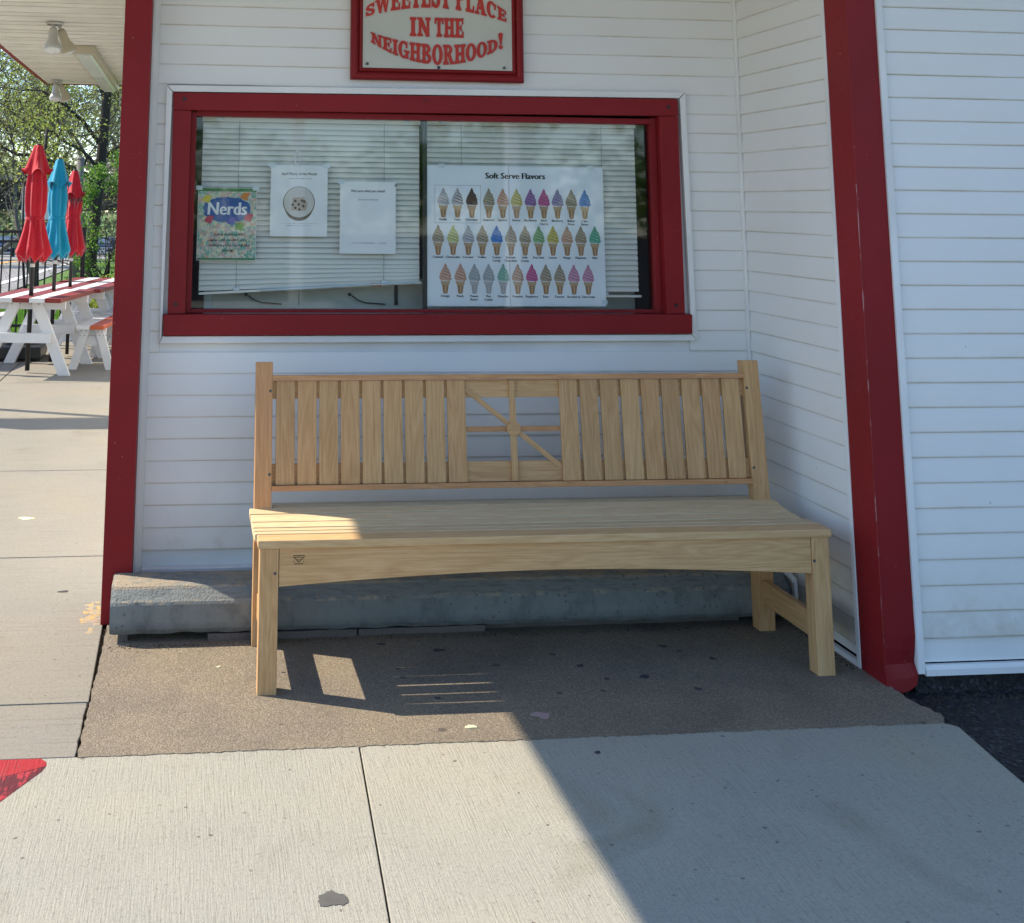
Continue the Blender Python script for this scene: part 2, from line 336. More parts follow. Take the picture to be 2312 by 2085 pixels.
MAT['grass'] = leaf('grass_blade', (0.09, 0.20, 0.02), (0.15, 0.30, 0.03), (0.22, 0.38, 0.05), 0.35)
MAT['grass_ground'] = concrete('grassy_ground', (0.06, 0.13, 0.02, 1), (0.12, 0.21, 0.04, 1))

def mk_glass():
    t = NT('window_glass'); t.n.remove(t.b)
    tr = t.new('ShaderNodeBsdfTransparent'); tr.inputs[0].default_value = (0.985, 0.995, 0.985, 1)
    gl = t.new('ShaderNodeBsdfGlossy'); gl.inputs['Roughness'].default_value = 0.03; gl.inputs[0].default_value = (0.9, 0.95, 1, 1)
    fr = t.new('ShaderNodeFresnel'); fr.inputs[0].default_value = 1.5
    v = t.coord(); sm = t.ramp(t.noise(v, 3, 4, 0.6), [(0.4, G(0.0)), (0.7, G(0.012))])
    ad = t.math('ADD', t.math('MULTIPLY', fr.outputs[0], 0.65), t.math('MULTIPLY', sm, 1.0))
    mx = t.new('ShaderNodeMixShader'); t.link(ad, mx.inputs[0]); t.link(tr.outputs[0], mx.inputs[1]); t.link(gl.outputs[0], mx.inputs[2])
    t.link(mx.outputs[0], t.out.inputs['Surface']); return t.m
MAT['glass'] = mk_glass()

# ------------------------------------------------------------------ helpers
def tag(o, label=None, cat=None, group=None, kind=None):
    if label: o['label'] = label
    if cat: o['category'] = cat
    if group: o['group'] = group
    if kind: o['kind'] = kind
    return o
def thing(name, label, cat, loc=(0, 0, 0), group=None):
    o = bpy.data.objects.new(name, None); o.empty_display_size = 0.1
    col.objects.link(o); o.location = loc
    return tag(o, label, cat, group)
def wpos(o):
    p = Vector((0, 0, 0))
    while o is not None: p += o.location; o = o.parent
    return p
class MB:
    def __init__(s): s.v = []; s.f = []
    def poly(s, pts):
        i = len(s.v); s.v += [tuple(p) for p in pts]; s.f.append(tuple(range(i, i + len(pts)))); return s
    def box(s, a, b):
        x0, y0, z0 = a; x1, y1, z1 = b; i = len(s.v)
        s.v += [(x0, y0, z0), (x1, y0, z0), (x1, y1, z0), (x0, y1, z0), (x0, y0, z1), (x1, y0, z1), (x1, y1, z1), (x0, y1, z1)]
        s.f += [tuple(i + k for k in q) for q in ((0, 3, 2, 1), (4, 5, 6, 7), (0, 1, 5, 4), (1, 2, 6, 5), (2, 3, 7, 6), (3, 0, 4, 7))]
        return s
    def prism(s, pts, axis, a, b):
        # pts: 2D polygon in the two other axes (order x,y,z minus axis)
        def mk(p, w):
            return (w, p[0], p[1]) if axis == 0 else ((p[0], w, p[1]) if axis == 1 else (p[0], p[1], w))
        n = len(pts); i = len(s.v)
        s.v += [mk(p, a) for p in pts] + [mk(p, b) for p in pts]
        s.f.append(tuple(i + k for k in range(n))); s.f.append(tuple(i + n + k for k in reversed(range(n))))
        for k in range(n):
            l = (k + 1) % n; s.f.append((i + k, i + n + k, i + n + l, i + l))
        return s
    def bar(s, p, q, w, h, upv=(0, 0, 1)):
        p, q = Vector(p), Vector(q); d = (q - p).normalized(); u = Vector(upv)
        sd = d.cross(u).normalized(); u = sd.cross(d).normalized(); i = len(s.v)
        for c in (p, q):
            for a, b in ((-1, -1), (1, -1), (1, 1), (-1, 1)): s.v.append(tuple(c + sd * a * w / 2 + u * b * h / 2))
        s.f += [tuple(i + k for k in x) for x in ((0, 1, 2, 3), (7, 6, 5, 4), (0, 4, 5, 1), (1, 5, 6, 2), (2, 6, 7, 3), (3, 7, 4, 0))]
        return s
    def tube(s, pts, rad, n=8, cap=True):
        pts = [Vector(p) for p in pts]
        if not hasattr(rad, '__len__'): rad = [rad] * len(pts)
        i = len(s.v); ref = Vector((0, 0, 1))
        for k, p in enumerate(pts):
            d = (pts[min(k + 1, len(pts) - 1)] - pts[max(k - 1, 0)]).normalized()
            a = d.cross(ref if abs(d.z) < 0.95 else Vector((1, 0, 0))).normalized(); b = d.cross(a)
            for j in range(n):
                t = 2 * math.pi * j / n; s.v.append(tuple(p + (a * math.cos(t) + b * math.sin(t)) * rad[k]))
        for k in range(len(pts) - 1):
            for j in range(n):
                l = (j + 1) % n; s.f.append((i + k * n + j, i + k * n + l, i + (k + 1) * n + l, i + (k + 1) * n + j))
        if cap:
            s.f.append(tuple(i + j for j in reversed(range(n)))); s.f.append(tuple(i + (len(pts) - 1) * n + j for j in range(n)))
        return s
    def lathe(s, c, prof, n=16, fn=None):
        i = len(s.v); c = Vector(c)
        for k, (r, z) in enumerate(prof):
            for j in range(n):
                t = 2 * math.pi * j / n; rr = r * (fn(k, t) if fn else 1)
                s.v.append((c.x + rr * math.cos(t), c.y + rr * math.sin(t), c.z + z))
        for k in range(len(prof) - 1):
            for j in range(n):
                l = (j + 1) % n; s.f.append((i + k * n + j, i + k * n + l, i + (k + 1) * n + l, i + (k + 1) * n + j))
        return s
    def disc(s, c, r, axis='y', n=20, sgn=-1):
        c = Vector(c); pts = []
        for j in range(n):
            t = 2 * math.pi * j / n; a, b = r * math.cos(t), r * math.sin(t)
            pts.append((c.x + a, c.y, c.z + b) if axis == 'y' else (c.x + a, c.y + b, c.z))
        s.poly(pts); return s
    def build(s, name, mat, parent=None, bevel=0.0, smooth=False, shift=None):
        me = bpy.data.meshes.new(name)
        off = wpos(parent) if parent is not None else Vector((0, 0, 0))
        o = bpy.data.objects.new(name, me); col.objects.link(o)
        loc = Vector((0, 0, 0))
        if shift is not None: loc = Vector(shift)
        tot = off + loc
        me.from_pydata([(x - tot.x, y - tot.y, z - tot.z) for x, y, z in s.v], [], s.f)
        bm = bmesh.new(); bm.from_mesh(me)
        bmesh.ops.recalc_face_normals(bm, faces=bm.faces[:])
        if bevel > 0:
            es = [e for e in bm.edges if len(e.link_faces) == 2 and e.calc_face_angle(0) > 0.5]
            bmesh.ops.bevel(bm, geom=es, offset=bevel, segments=2, affect='EDGES', profile=0.6)
        bm.to_mesh(me); bm.free()
        if smooth:
            for p in me.polygons: p.use_smooth = True
        me.materials.append(MAT[mat] if isinstance(mat, str) else mat)
        o.location = loc
        if parent is not None: o.parent = parent
        return o
def flat(s_faces_obj): return s_faces_obj
def board(name, parent, origin, xdir, zdir, L, W, T, mat, bevel=0.0025, shape=None):
    """a board with its own local frame: X along the grain, Y = width, Z = thickness (outwards)"""
    me = bpy.data.meshes.new(name); m = MB()
    if shape: m.prism(shape, 2, -T / 2, T / 2)
    else: m.box((-L / 2, -W / 2, -T / 2), (L / 2, W / 2, T / 2))
    me.from_pydata(m.v, [], m.f)
    bm = bmesh.new(); bm.from_mesh(me); bmesh.ops.recalc_face_normals(bm, faces=bm.faces[:])
    if bevel > 0:
        es = [e for e in bm.edges if e.calc_face_angle(0) > 0.6]
        bmesh.ops.bevel(bm, geom=es, offset=bevel, segments=2, affect='EDGES', profile=0.6)
    bm.to_mesh(me); bm.free(); me.materials.append(MAT[mat])
    o = bpy.data.objects.new(name, me); col.objects.link(o)
    x = Vector(xdir).normalized(); z = Vector(zdir).normalized(); y = z.cross(x).normalized(); z = x.cross(y)
    mt = Matrix(((x.x, y.x, z.x), (x.y, y.y, z.y), (x.z, y.z, z.z))).to_4x4()
    o.rotation_euler = mt.to_euler()
    p = Vector(origin)
    if parent is not None: p = p - wpos(parent); o.parent = parent
    o.location = p
    return o
_font_cache = {}
def text_geo(body, size, center=True):
    """outline of lettering as (verts, faces) in a plane (u, v), centred on u"""
    cu = bpy.data.curves.new('tmp', 'FONT'); cu.body = body; cu.size = size; cu.resolution_u = 2
    cu.align_x = 'CENTER' if center else 'LEFT'; cu.align_y = 'CENTER'
    o = bpy.data.objects.new('tmp', cu); col.objects.link(o)
    bpy.context.view_layer.update()
    dg = bpy.context.evaluated_depsgraph_get()
    me = o.evaluated_get(dg).to_mesh()
    v = [(p.co.x, p.co.y) for p in me.vertices]; f = [tuple(p.vertices) for p in me.polygons]
    o.evaluated_get(dg).to_mesh_clear(); bpy.data.objects.remove(o); bpy.data.curves.remove(cu)
    return v, f
def add_text(m, body, size, x, z, y, sx=1.0, bold=0.0, shear=0.0):
    v, f = text_geo(body, size)
    reps = [0.0] if bold == 0 else [-bold, 0.0, bold]
    for k, dx in enumerate(reps):
        i = len(m.v)
        m.v += [(x + a * sx + dx + shear * b, y - 1e-5 * k, z + b) for a, b in v]
        m.f += [tuple(i + q for q in t) for t in f]

# ------------------------------------------------------------------ SETTING: ground, paving
def slab(name, pts, z0, z1, mat, bevel=0.004, kind='structure'):
    o = MB().prism(pts, 2, z0, z1).build(name, mat, None, bevel)
    if kind: o['kind'] = kind
    return o
# sub-base just under the paving (dark joints), asphalt lot
m = MB().poly([(-7, -14.1, -0.09), (3.2, -14.1, -0.09), (3.2, 9.2, -0.09), (-7, 9.2, -0.09)])
o = m.build('soil', 'soil'); o['kind'] = 'structure'
m = MB()
m.poly([(-60, -60, -0.035), (60, -60, -0.035), (60, -14.0, -0.035), (-60, -14.0, -0.035)])
m.poly([(2.80, -14.0, -0.035), (60, -14.0, -0.035), (60, 1.0, -0.035), (2.80, 1.0, -0.035)])
m.poly([(-60, -14.0, -0.035), (-6.6, -14.0, -0.035), (-6.6, 9.3, -0.035), (-60, 9.3, -0.035)])
o = m.build('parking_lot', 'asphalt'); o['kind'] = 'structure'
def rag(pts, amp, step=0.03, seed=1, zfix=None):
    """polyline with small random wobble"""
    rnd = random.Random(seed); out = []
    for (a, b) in zip(pts[:-1], pts[1:]):
        n = max(1, int(math.hypot(b[0] - a[0], b[1] - a[1]) / step))
        for k in range(n):
            t = k / n; w = amp if k else 0
            out.append((a[0] + (b[0] - a[0]) * t + rnd.uniform(-w, w), a[1] + (b[1] - a[1]) * t + rnd.uniform(-w, w)))
    out.append(pts[-1]); return out
# exposed aggregate pad under the bench
pad = rag([(0.480, -1.160), (2.885, -1.160)], 0.0035, 0.012, 6) + rag([(2.905, -1.155), (2.93, -1.10), (2.905, -1.04), (2.895, -0.98), (2.90, -0.93), (2.90, -0.86)], 0.008, 0.02, 3) + [(2.90, 0.0), (0.49, 0.0)] + rag([(0.490, -0.10), (0.484, -0.6), (0.480, -1.14)], 0.0035, 0.025, 4)
slab('aggregate_pad', pad, -0.08, 0.002, 'agg', 0.0)
def sidewalk(pts, mat='conc'): return slab('sidewalk_slab', pts, -0.08, 0.0, mat, 0.0025)
JX = lambda y: 1.2265 + (y + 1.142) * 0.0575
sidewalk([(JX(-1.165) + 0.0022, -1.154)] + [(2.895, -1.154), (2.918, -1.168), (2.93, -1.185), (2.90, -1.40), (2.885, -1.53), (2.86, -1.9), (2.83, -3.18), (JX(-3.18) + 0.0022, -3.18)])
sidewalk([(-1.9, -1.154), (JX(-1.165) - 0.0022, -1.154), (JX(-3.18) - 0.0022, -3.18), (-1.9, -3.18)])
sidewalk([(-5.0, -1.154), (-1.91, -1.154), (-1.91, -3.18), (-5.0, -3.18)])
rows = [(-1.152, -0.800), (-0.792, 0.712), (0.722, 2.378), (2.388, 4.05), (4.06, 5.70), (5.71, 7.38), (7.39, 9.15)]
for yy in (-3.19, -5.0, -6.8, -8.6, -10.4, -12.2):  # slabs out of view, added pale as a bounce surface for the wall
    for x0, x1 in ((-6.5, -3.3), (-3.29, -0.1), (-0.09, 2.83)): sidewalk([(x0, yy), (x1, yy), (x1, yy - 1.79), (x0, yy - 1.79)], 'conc_bounce')
cols = [(-0.766, 0.4725), (-2.60, -0.776), (-4.43, -2.61), (-6.4, -4.44)]
for j, (a, b) in enumerate(rows):
    for i, (x0, x1) in enumerate(cols):
        if j == 0 and i == 0:
            pts = [(x0, a)] + rag([(x1, a), (x1 + 0.002, b)], 0.002, 0.03, 5) + [(x0, b)]
        elif i == 0:
            pts = [(x0, a - 0.012), (x1 + (0.008 if a < 0 else -0.01), a), (x1 + (0.008 if b < 0.8 else -0.01), b + 0.022 if b > 0 else b), (x0, b)]
            pts = [(x0, a), (x1 + (0.006 if a < 0 else -0.01), a), (x1 - 0.01 if b > 0 else x1, b), (x0, b)]
        else: pts = [(x0, a), (x1, a), (x1, b), (x0, b)]
        slab('patio_slab', pts, -0.08, 0.001, 'patio', 0.003)
MB().box((0.462, -1.152, -0.03), (0.50, 0.0, -0.012)).build('soil', 'soil')['kind'] = 'structure'
# small flat marks on the paving (parts of the setting)
def blob(name, x, y, rx, ry, mat, seed, label=None, z=0.0025, th=0.0015, n=14):
    rnd = random.Random(seed); pts = []; ph = rnd.uniform(0, 6)
    for k in range(n):
        t = 2 * math.pi * k / n; q = 1 + rnd.uniform(-0.16, 0.16) + 0.20 * math.sin(2 * t + ph) + 0.16 * math.sin(3 * t + 2 * ph)
        pts.append((x + rx * q * math.cos(t), y + ry * q * math.sin(t)))
    o = MB().prism(pts, 2, z - 0.001, z + th).build(name, mat, None, 0.0); o['kind'] = 'structure'
    if label: o['label'] = label
    return o
blob('pavement_stain', 1.07, -1.878, 0.026, 0.032, 'stain_grey', 13, 'dark grey torn stain on the pale sidewalk left of the joint', 0.0010, 0.0003, 30)
for i, (x, y, r_) in enumerate([(1.854, -1.253, .009), (1.579, -.472, .018), (2.001, -.645, .012), (2.172, -.752, .018), (2.049, -.759, .009), (1.40, -.40, .012), (2.45, -.62, .012), (2.30, -.86, .012), (1.06, -.62, .006), (2.33, -.50, .014), (1.50, -.86, .010)]):
    blob('gum_spot', x, y, r_, r_ * 0.8, 'gum', 20 + i, None, 0.0026 if y > -1.16 else 0.0008, 0.0003)
blob('petal', 1.77, -1.007, 0.026, 0.020, 'gum_pale', 50, 'pinkish oval petal lying in the shade', 0.0028, 0.0004)
blob('petal', 1.551, -1.069, 0.013, 0.011, 'gum_cream', 51, 'small cream petal lying in the sun near the pad edge', 0.003)
blob('petal', 0.86, -0.56, 0.007, 0.004, 'gum_cream', 52, None, 0.003)
blob('petal', 0.02, 1.35, 0.035, 0.02, 'gum_cream', 53, None, 0.0015)
blob('petal', 0.30, 0.25, 0.02, 0.008, 'gum', 54, None, 0.0015)
o = MB().poly([(a, b, 0.0010) for a, b in [(-0.6, -1.156), (0.385, -1.156), (0.402, -1.178), (0.405, -1.20), (0.36, -1.225), (0.30, -1.255), (0.20, -1.29), (-0.6, -1.36)]]).build('ground_marking', 'gp_red'); o['kind'] = 'structure'; o['label'] = 'red painted patch on the sidewalk at the left edge'
o = MB().poly([(a, b, 0.0009) for a, b in [(0.404, -1.202), (0.396, -1.232), (0.35, -1.32), (0.316, -1.385), (0.25, -1.45), (-0.6, -1.60), (-0.6, -1.362), (0.20, -1.292), (0.30, -1.257), (0.36, -1.227)]]).build('ground_marking', 'maroon_band'); o['kind'] = 'structure'; o['label'] = 'dark maroon band under the red painted patch'
rnd = random.Random(66)
for i in range(34):
    t_ = rnd.random(); x = 0.452 - abs(rnd.gauss(0, 0.028)); y = -0.04 + rnd.gauss(0, 0.075); q = rnd.uniform(0.004, 0.016)
    blob('paint_stain', x, y, q, q * rnd.uniform(0.8, 1.8), 'gp_yellow', 200 + i, None, 0.0008 + i * 2e-5, 0.0002)

# sloping land beyond the patio: grass, road, lines
SL = lambda y: -0.032 * (y - 9.3) if y < 120 else -0.032 * 110.7
def sheet(name, pts, mat, dz, ny=1):
    m = MB(); m.poly([(x, y, SL(y) + dz) for x, y in pts]); o = m.build(name, mat); o['kind'] = 'structure'; return o
sheet('ground', [(-160, 9.3), (120, 9.3), (120, 119.9), (-160, 119.9)], 'grass_ground', -0.09)
m = MB().poly([(-400, 119.9, SL(119.9) - 0.09), (400, 119.9, SL(119.9) - 0.09), (400, 600, SL(119.9) - 0.09), (-400, 600, SL(119.9) - 0.09)])
o = m.build('far_ground', 'grass_ground'); o['kind'] = 'structure'
m = MB().poly([(0.6, 1.0, -0.1), (120, 1.0, -0.1), (120, 9.3, -0.09), (0.6, 9.3, -0.09)]); o = m.build('side_ground', 'grass_ground'); o['kind'] = 'structure'
ex = lambda y: -3.15 - 0.045 * (y - 22)
sheet('road', [(ex(9.3), 9.3), (ex(84), 84), (10, 84), (10, 108), (-60, 108), (-60, 84), (ex(84) - 8.3, 84), (ex(9.3) - 8.3, 9.3)], 'road', -0.06)
for (a, b, off, w, mt) in ((9.4, 80, -0.75, 0.13, 'line_white'), (9.4, 80, -4.1, 0.12, 'line_yellow'), (9.4, 80, -4.35, 0.12, 'line_yellow')):
    sheet('road_line', [(ex(a) + off - w, a), (ex(a) + off + w, a), (ex(b) + off + w, b), (ex(b) + off - w, b)], mt, -0.05)
o = MB().box((-60, 108, SL(108) - 0.1), (10, 108.4, SL(108) + 0.14)).build('kerb', 'patio'); o['kind'] = 'structure'

# ------------------------------------------------------------------ THE BUILDING
S = 0.0762
Z0 = 2.2639; ZR = 2.1114
bld = thing('snack_shop', 'white clad snack shop with dark red corner posts and window frame', 'building', (0.47, 0, 0))
def course(face, a, b, zb, top=None):
    """one course of lap siding; face: 'F' front wall y=0, 'S' return wall x=2.911, 'R' right wall y=-.874"""
    h = (top or S) + 0.001
    prof = [(0.000, 0.0), (-0.0084, 0.0), (-0.0094, 0.0015), (-0.0096, 0.006), (-0.0042, h - 0.001), (0.0, h - 0.001)]
    m = MB()
    if face == 'F': m.prism([(p, zb + q) for p, q in prof], 0, a, b)
    elif face == 'R': m.prism([(-0.874 + p, zb + q) for p, q in prof], 0, a, b)
    else: m.prism([(2.911 + p, zb + q) for p, q in prof], 1, a, b)
    mid = {'F': ((a + b) / 2, 0, zb), 'R': ((a + b) / 2, -0.874, zb), 'S': (2.911, (a + b) / 2, zb)}[face]
    return m.build('siding_board', 'siding', bld, shift=Vector(mid) - wpos(bld))
k = 0
zs = [Z0 - i * S for i in range(-5, 28)]
for z in zs:
    if z > 2.60: continue
    b = z; t = z + S
    if b < 0.15: continue
    if t > 0.945 and b < 1.875 and not (t < 0.96 or b > 1.87):
        course('F', 0.585, 0.628, b); course('F', 2.665, 2.893, b)
    else: course('F', 0.585, 2.893, b, S if t < 2.65 else 2.65 - b)
for z in zs + [zs[-1] - S, zs[-1] - 2 * S]:
    if z > 2.60 or z < 0.01: continue
    course('S', -0.727, -0.014, z)
for i in range(-6, 29):
    z = ZR - i * S
    if z > 2.60 or z < 0.055: continue
    course('R', 3.012, 6.2, z)
# core walls behind the siding (window opening left free)
W = MB()
W.box((0.50, 0.002, 0.15), (0.66, 0.12, 2.65)).box((2.62, 0.002, 0.15), (2.93, 0.12, 2.65))
W.box((0.66, 0.002, 0.15), (2.62, 0.12, 0.965)).box((0.66, 0.002, 1.845), (2.62, 0.12, 2.65))
W.box((2.912, -0.80, 0.02), (3.0, 0.002, 2.65)).box((3.0, -0.873, 0.06), (6.3, -0.80, 2.65))
W.box((0.48, 0.12, -0.05), (0.58, 7.2, 2.65)).box((0.58, 7.1, -0.05), (6.3, 7.2, 2.65)).box((6.2, -0.80, -0.05), (6.3, 7.1, 2.65))
W.build('wall_core', 'trim', bld)
MB().box((3.0, -0.86, -0.06), (6.2, -0.82, 0.055)).build('foundation', 'asphalt', bld)
# white channels and trims
MB().prism([(0.5655, -0.05), (0.5655, -0.02), (0.5845, -0.02), (0.5845, -0.012), (0.5925, -0.012), (0.5925, -0.022), (0.5895, -0.026), (0.574, -0.05)], 2, 0.14, 2.65).build('edge_channel', 'trim', bld)
MB().prism([(-0.026, 0.133), (-0.026, 0.147), (-0.018, 0.152), (0.001, 0.152), (0.001, 0.133)], 0, 0.594, 2.885).build('base_channel', 'trim', bld)
MB().prism([(2.8935, -0.013), (2.8935, -0.0275), (2.9005, -0.0275), (2.9125, -0.0165), (2.9125, -0.0), (2.8935, 0.0)], 2, 0.10, 2.65).build('corner_trim', 'trim', bld, 0.001)
MB().prism([(2.893, -0.012), (2.910, -0.012), (2.910, -0.001), (2.893, -0.001)], 1, -0.83, -0.36).build('base_channel', 'trim', bld) if False else None
MB().prism([(2.880, -0.032), (2.8835, 0.006), (2.893, 0.012), (2.9115, 0.012), (2.9115, -0.032)], 1, -0.7265, -0.335).build('base_channel', 'trim', bld)
MB().box((2.884, -0.7485, -0.03), (2.911, -0.7265, 2.65)).build('edge_channel', 'trim', bld, 0.002)
MB().prism([(2.991, -0.876), (2.991, -0.897), (3.013, -0.897), (3.0165, -0.889), (3.0165, -0.8745)], 2, 0.035, 2.65).build('edge_channel', 'trim', bld)
MB().prism([(-0.897, 0.028), (-0.897, 0.046), (-0.888, 0.056), (-0.8735, 0.056), (-0.8735, 0.028)], 0, 3.0165, 6.2).build('base_channel', 'trim', bld)
m = MB(); m.bar((2.873, -0.262, 0.175), (2.873, -0.352, 0.150), 0.012, 0.020, (1, 0, 0)); m.bar((2.873, -0.352, 0.150), (2.873, -0.352, 0.06), 0.020, 0.012, (1, 0, 0))
m.build('bent_channel', 'trim', bld, 0.0015)
# red corner posts
MB().box((0.4635, -0.13, 0.0), (0.5645, -0.012, 2.65)).build('corner_post', 'red', bld, 0.0015)
bm = bmesh.new(); bmesh.ops.create_cube(bm, size=1)
for v in bm.verts: v.co = Vector((2.9385 + v.co.x * 0.104, -0.8195 + v.co.y * 0.141, 1.31 + v.co.z * 2.68))
bmesh.ops.subdivide_edges(bm, edges=[e for e in bm.edges if abs(e.verts[0].co.z - e.verts[1].co.z) > 1], cuts=60)
bmesh.ops.subdivide_edges(bm, edges=[e for e in bm.edges if abs(e.verts[0].co.x - e.verts[1].co.x) > 0.05], cuts=5)
for v in bm.verts:   # crushed, buckled sheet metal at the foot
    if v.co.z < 0.16 and v.co.y < -0.85:
        x = (v.co.x - 2.8865) / 0.104; z = v.co.z
        v.co.y += 0.020 * math.exp(-((z - 0.075) / 0.020) ** 2) * (0.3 + x)
        v.co.y -= 0.008 * max(0, (0.055 - z) / 0.07) * (1 - 0.9 * abs(x - 0.4)); v.co.x += 0.004 * math.sin(z * 60)
        v.co.z += (0.006 * math.sin(x * 6.0 + 0.6) + 0.032 * x) * max(0, (0.08 - z) / 0.11)
me = bpy.data.meshes.new('corner_post')
off = wpos(bld); bmesh.ops.translate(bm, verts=bm.verts[:], vec=-off)
bmesh.ops.recalc_face_normals(bm, faces=bm.faces[:])
es = [e for e in bm.edges if len(e.link_faces) == 2 and e.calc_face_angle(0) > 1.0]
bmesh.ops.bevel(bm, geom=es, offset=0.0015, segments=1, affect='EDGES')
bm.to_mesh(me); bm.free(); me.materials.append(MAT['red'])
o = bpy.data.objects.new('corner_post', me); col.objects.link(o); o.parent = bld; o['label'] = 'red corner post with a crushed foot beside the bench'
# worn bright line along the near edge of the right post
t = NT('scratched_edge_paint'); v_ = t.coord((40, 40, 9)); a_ = t.ramp(t.noise(v_, 1.2, 3, 0.6), [(0.52, (0.235, 0.014, 0.016)), (0.62, (0.42, 0.22, 0.22))]); t.base(a_); t.rough(0.5); MAT['scratch'] = t.m
MB().box((2.8858, -0.8909, 0.12), (2.8880, -0.8888, 1.52)).build('scratched_edge', 'scratch', bld)

# window: parts of the building
def quadframe(name, pts, y0, y1, mat, parent, bevel=0.0015):
    return MB().prism(pts, 1, y0, y1).build(name, mat, parent, bevel)
win = MB().box((0.722, 0.0385, 1.022), (2.568, 0.0425, 1.788)).build('window', 'glass', bld)
yb0, yb1 = -0.034, 0.002
bd = [('frame_board', [(0.651, 1.849), (2.638, 1.864), (2.640, 1.797), (0.652, 1.783)]),
      ('frame_board', [(0.6525, 1.7815), (0.721, 1.7815), (0.721, 1.0335), (0.656, 1.033)]),
      ('frame_board', [(2.561, 1.7945), (2.6385, 1.7955), (2.6385, 1.0345), (2.566, 1.0335)]),
      ('window_sill', [(0.641, 1.0315), (2.662, 1.0325), (2.660, 0.9615), (0.643, 0.9565)])]
for n, p in bd:
    e = 0.012 if n == 'window_sill' else 0.0
    quadframe(n, p, yb0 - e, yb1, 'red', win)
# inner stops
for a, b in (((0.7215, 0.003, 1.034), (0.742, 0.036, 1.78)), ((2.538, 0.003, 1.034), (2.560, 0.036, 1.79)), ((0.742, 0.003, 1.764), (2.538, 0.036, 1.786)), ((0.742, 0.003, 1.034), (2.538, 0.036, 1.046))):
    MB().box(a, b).build('inner_stop', 'red', win, 0.001)
MB().box((0.66, 0.0025, 1.0), (0.7205, 0.12, 1.80)).box((2.5615, 0.0025, 1.0), (2.62, 0.12, 1.80)).build('jamb', 'red', win)
ja = 0.024
for p in ([(0.626, 1.877), (2.6725, 1.893), (2.648, 1.868), (0.649, 1.8525)], [(0.6245, 1.876), (0.6475, 1.8515), (0.638, 0.9535), (0.6295, 0.929)],
          [(2.6505, 1.8665), (2.674, 1.8915), (2.685, 0.935), (2.664, 0.9575)], [(0.631, 0.9275), (0.640, 0.9525), (2.663, 0.9565), (2.6835, 0.9335)]):
    quadframe('window_trim', p, -0.030, -0.001, 'trim', win, 0.002)
for x, z in ((0.693, 1.825), (2.600, 1.832), (0.685, 1.068), (2.603, 1.066), (1.615, 1.836), (1.63, 1.838)):
    MB().lathe((0, 0, 0), [(0, 0)], 4)  # no-op
    mm = MB(); r_ = 0.0068 if z < 1.83 and x < 1 or x > 2.5 else 0.003
    mm.tube([(x, yb0 - 0.003, z), (x, yb0 + 0.004, z)], r_, 12).build('screw', 'black', win)
# meeting rail of the slider, seen dark between the blinds
MB().box((1.626, 0.044, 1.03), (1.642, 0.058, 1.785)).build('meeting_rail', 'black', win)

# room behind the glass
room = MB()
room.box((0.59, 0.13, 0.6), (0.60, 1.8, 2.4)).box((2.88, 0.13, 0.6), (2.89, 1.8, 2.4)).box((0.59, 1.8, 0.6), (2.89, 1.81, 2.4)).box((0.60, 0.13, 0.6), (2.88, 1.8, 0.61)).box((0.60, 0.13, 2.39), (2.88, 1.8, 2.40))
room.build('room_wall', 'room', bld)
cab = thing('counter_cabinet', 'pale counter cabinet with wall hooks seen under the lifted blind', 'cabinet', (1.3, 0.30, 0.62))
MB().box((0.82, 0.24, 0.62), (2.54, 0.42, 1.145)).build('cabinet_body', 'cabinet', cab, 0.004)
MB().box((0.79, 0.22, 0.9), (0.825, 0.30, 1.10)).build('side_panel', 'clear', cab, 0.004)
for x in (0.955, 1.365):
    mm = MB(); mm.tube([(x, 0.225, 1.085), (x, 0.24, 1.085)], 0.007, 10); mm.build('knob', 'black', cab)
    mm = MB(); mm.tube([(x + 0.01, 0.222, 1.08), (x + 0.03, 0.218, 1.065), (x + 0.06, 0.216, 1.055), (x + 0.14, 0.216, 1.049)], 0.0028, 6); mm.build('handle', 'ink', cab)
MB().box((1.163, 0.232, 1.045), (1.165, 0.2385, 1.13)).box((1.545, 0.228, 1.045), (1.558, 0.2385, 1.13)).build('seam', 'black', cab)

# canopy
can = MB().box((-0.80, -1.65, 2.69), (6.5, 8.27, 2.84)).build('canopy', 'roof', bld)
for (a, b) in (((-0.835, -1.65, 2.645), (-0.801, 8.305, 2.85)), ((-0.80, 8.2705, 2.645), (0.3, 8.305, 2.85)), ((-0.835, -1.685, 2.645), (6.5, -1.6505, 2.85))):
    MB().box(a, b).build('fascia', 'red', can, 0.003)
SEG = [(-1.645, -1.27, 6.4), (-1.27, -0.90, 6.4), (-0.90, -0.46, 2.88), (-0.46, -0.02, 2.88)] + [(-0.02 + 0.42 * q, min(0.40 + 0.42 * q, 8.268), 0.462) for q in range(20)]
for y, yb, x1 in SEG:
    if yb - y < 0.06: continue
    L = yb - y; pr_ = [(y + 0.001, 2.674), (y + 0.020, 2.674), (y + 0.024, 2.650)]
    if L > 0.3: pr_ += [(y + 0.140, 2.650), (y + 0.144, 2.674), (y + 0.180, 2.674), (y + 0.184, 2.650)]
    pr_ += [(yb - 0.024, 2.650), (yb - 0.020, 2.674), (yb - 0.001, 2.674), (yb - 0.001, 2.6895), (y + 0.001, 2.6895)]
    MB().prism(pr_, 0, -0.80, x1).build('soffit_plank', 'soffit', can, shift=Vector((0, (y + yb) / 2, 2.65)) - wpos(can))

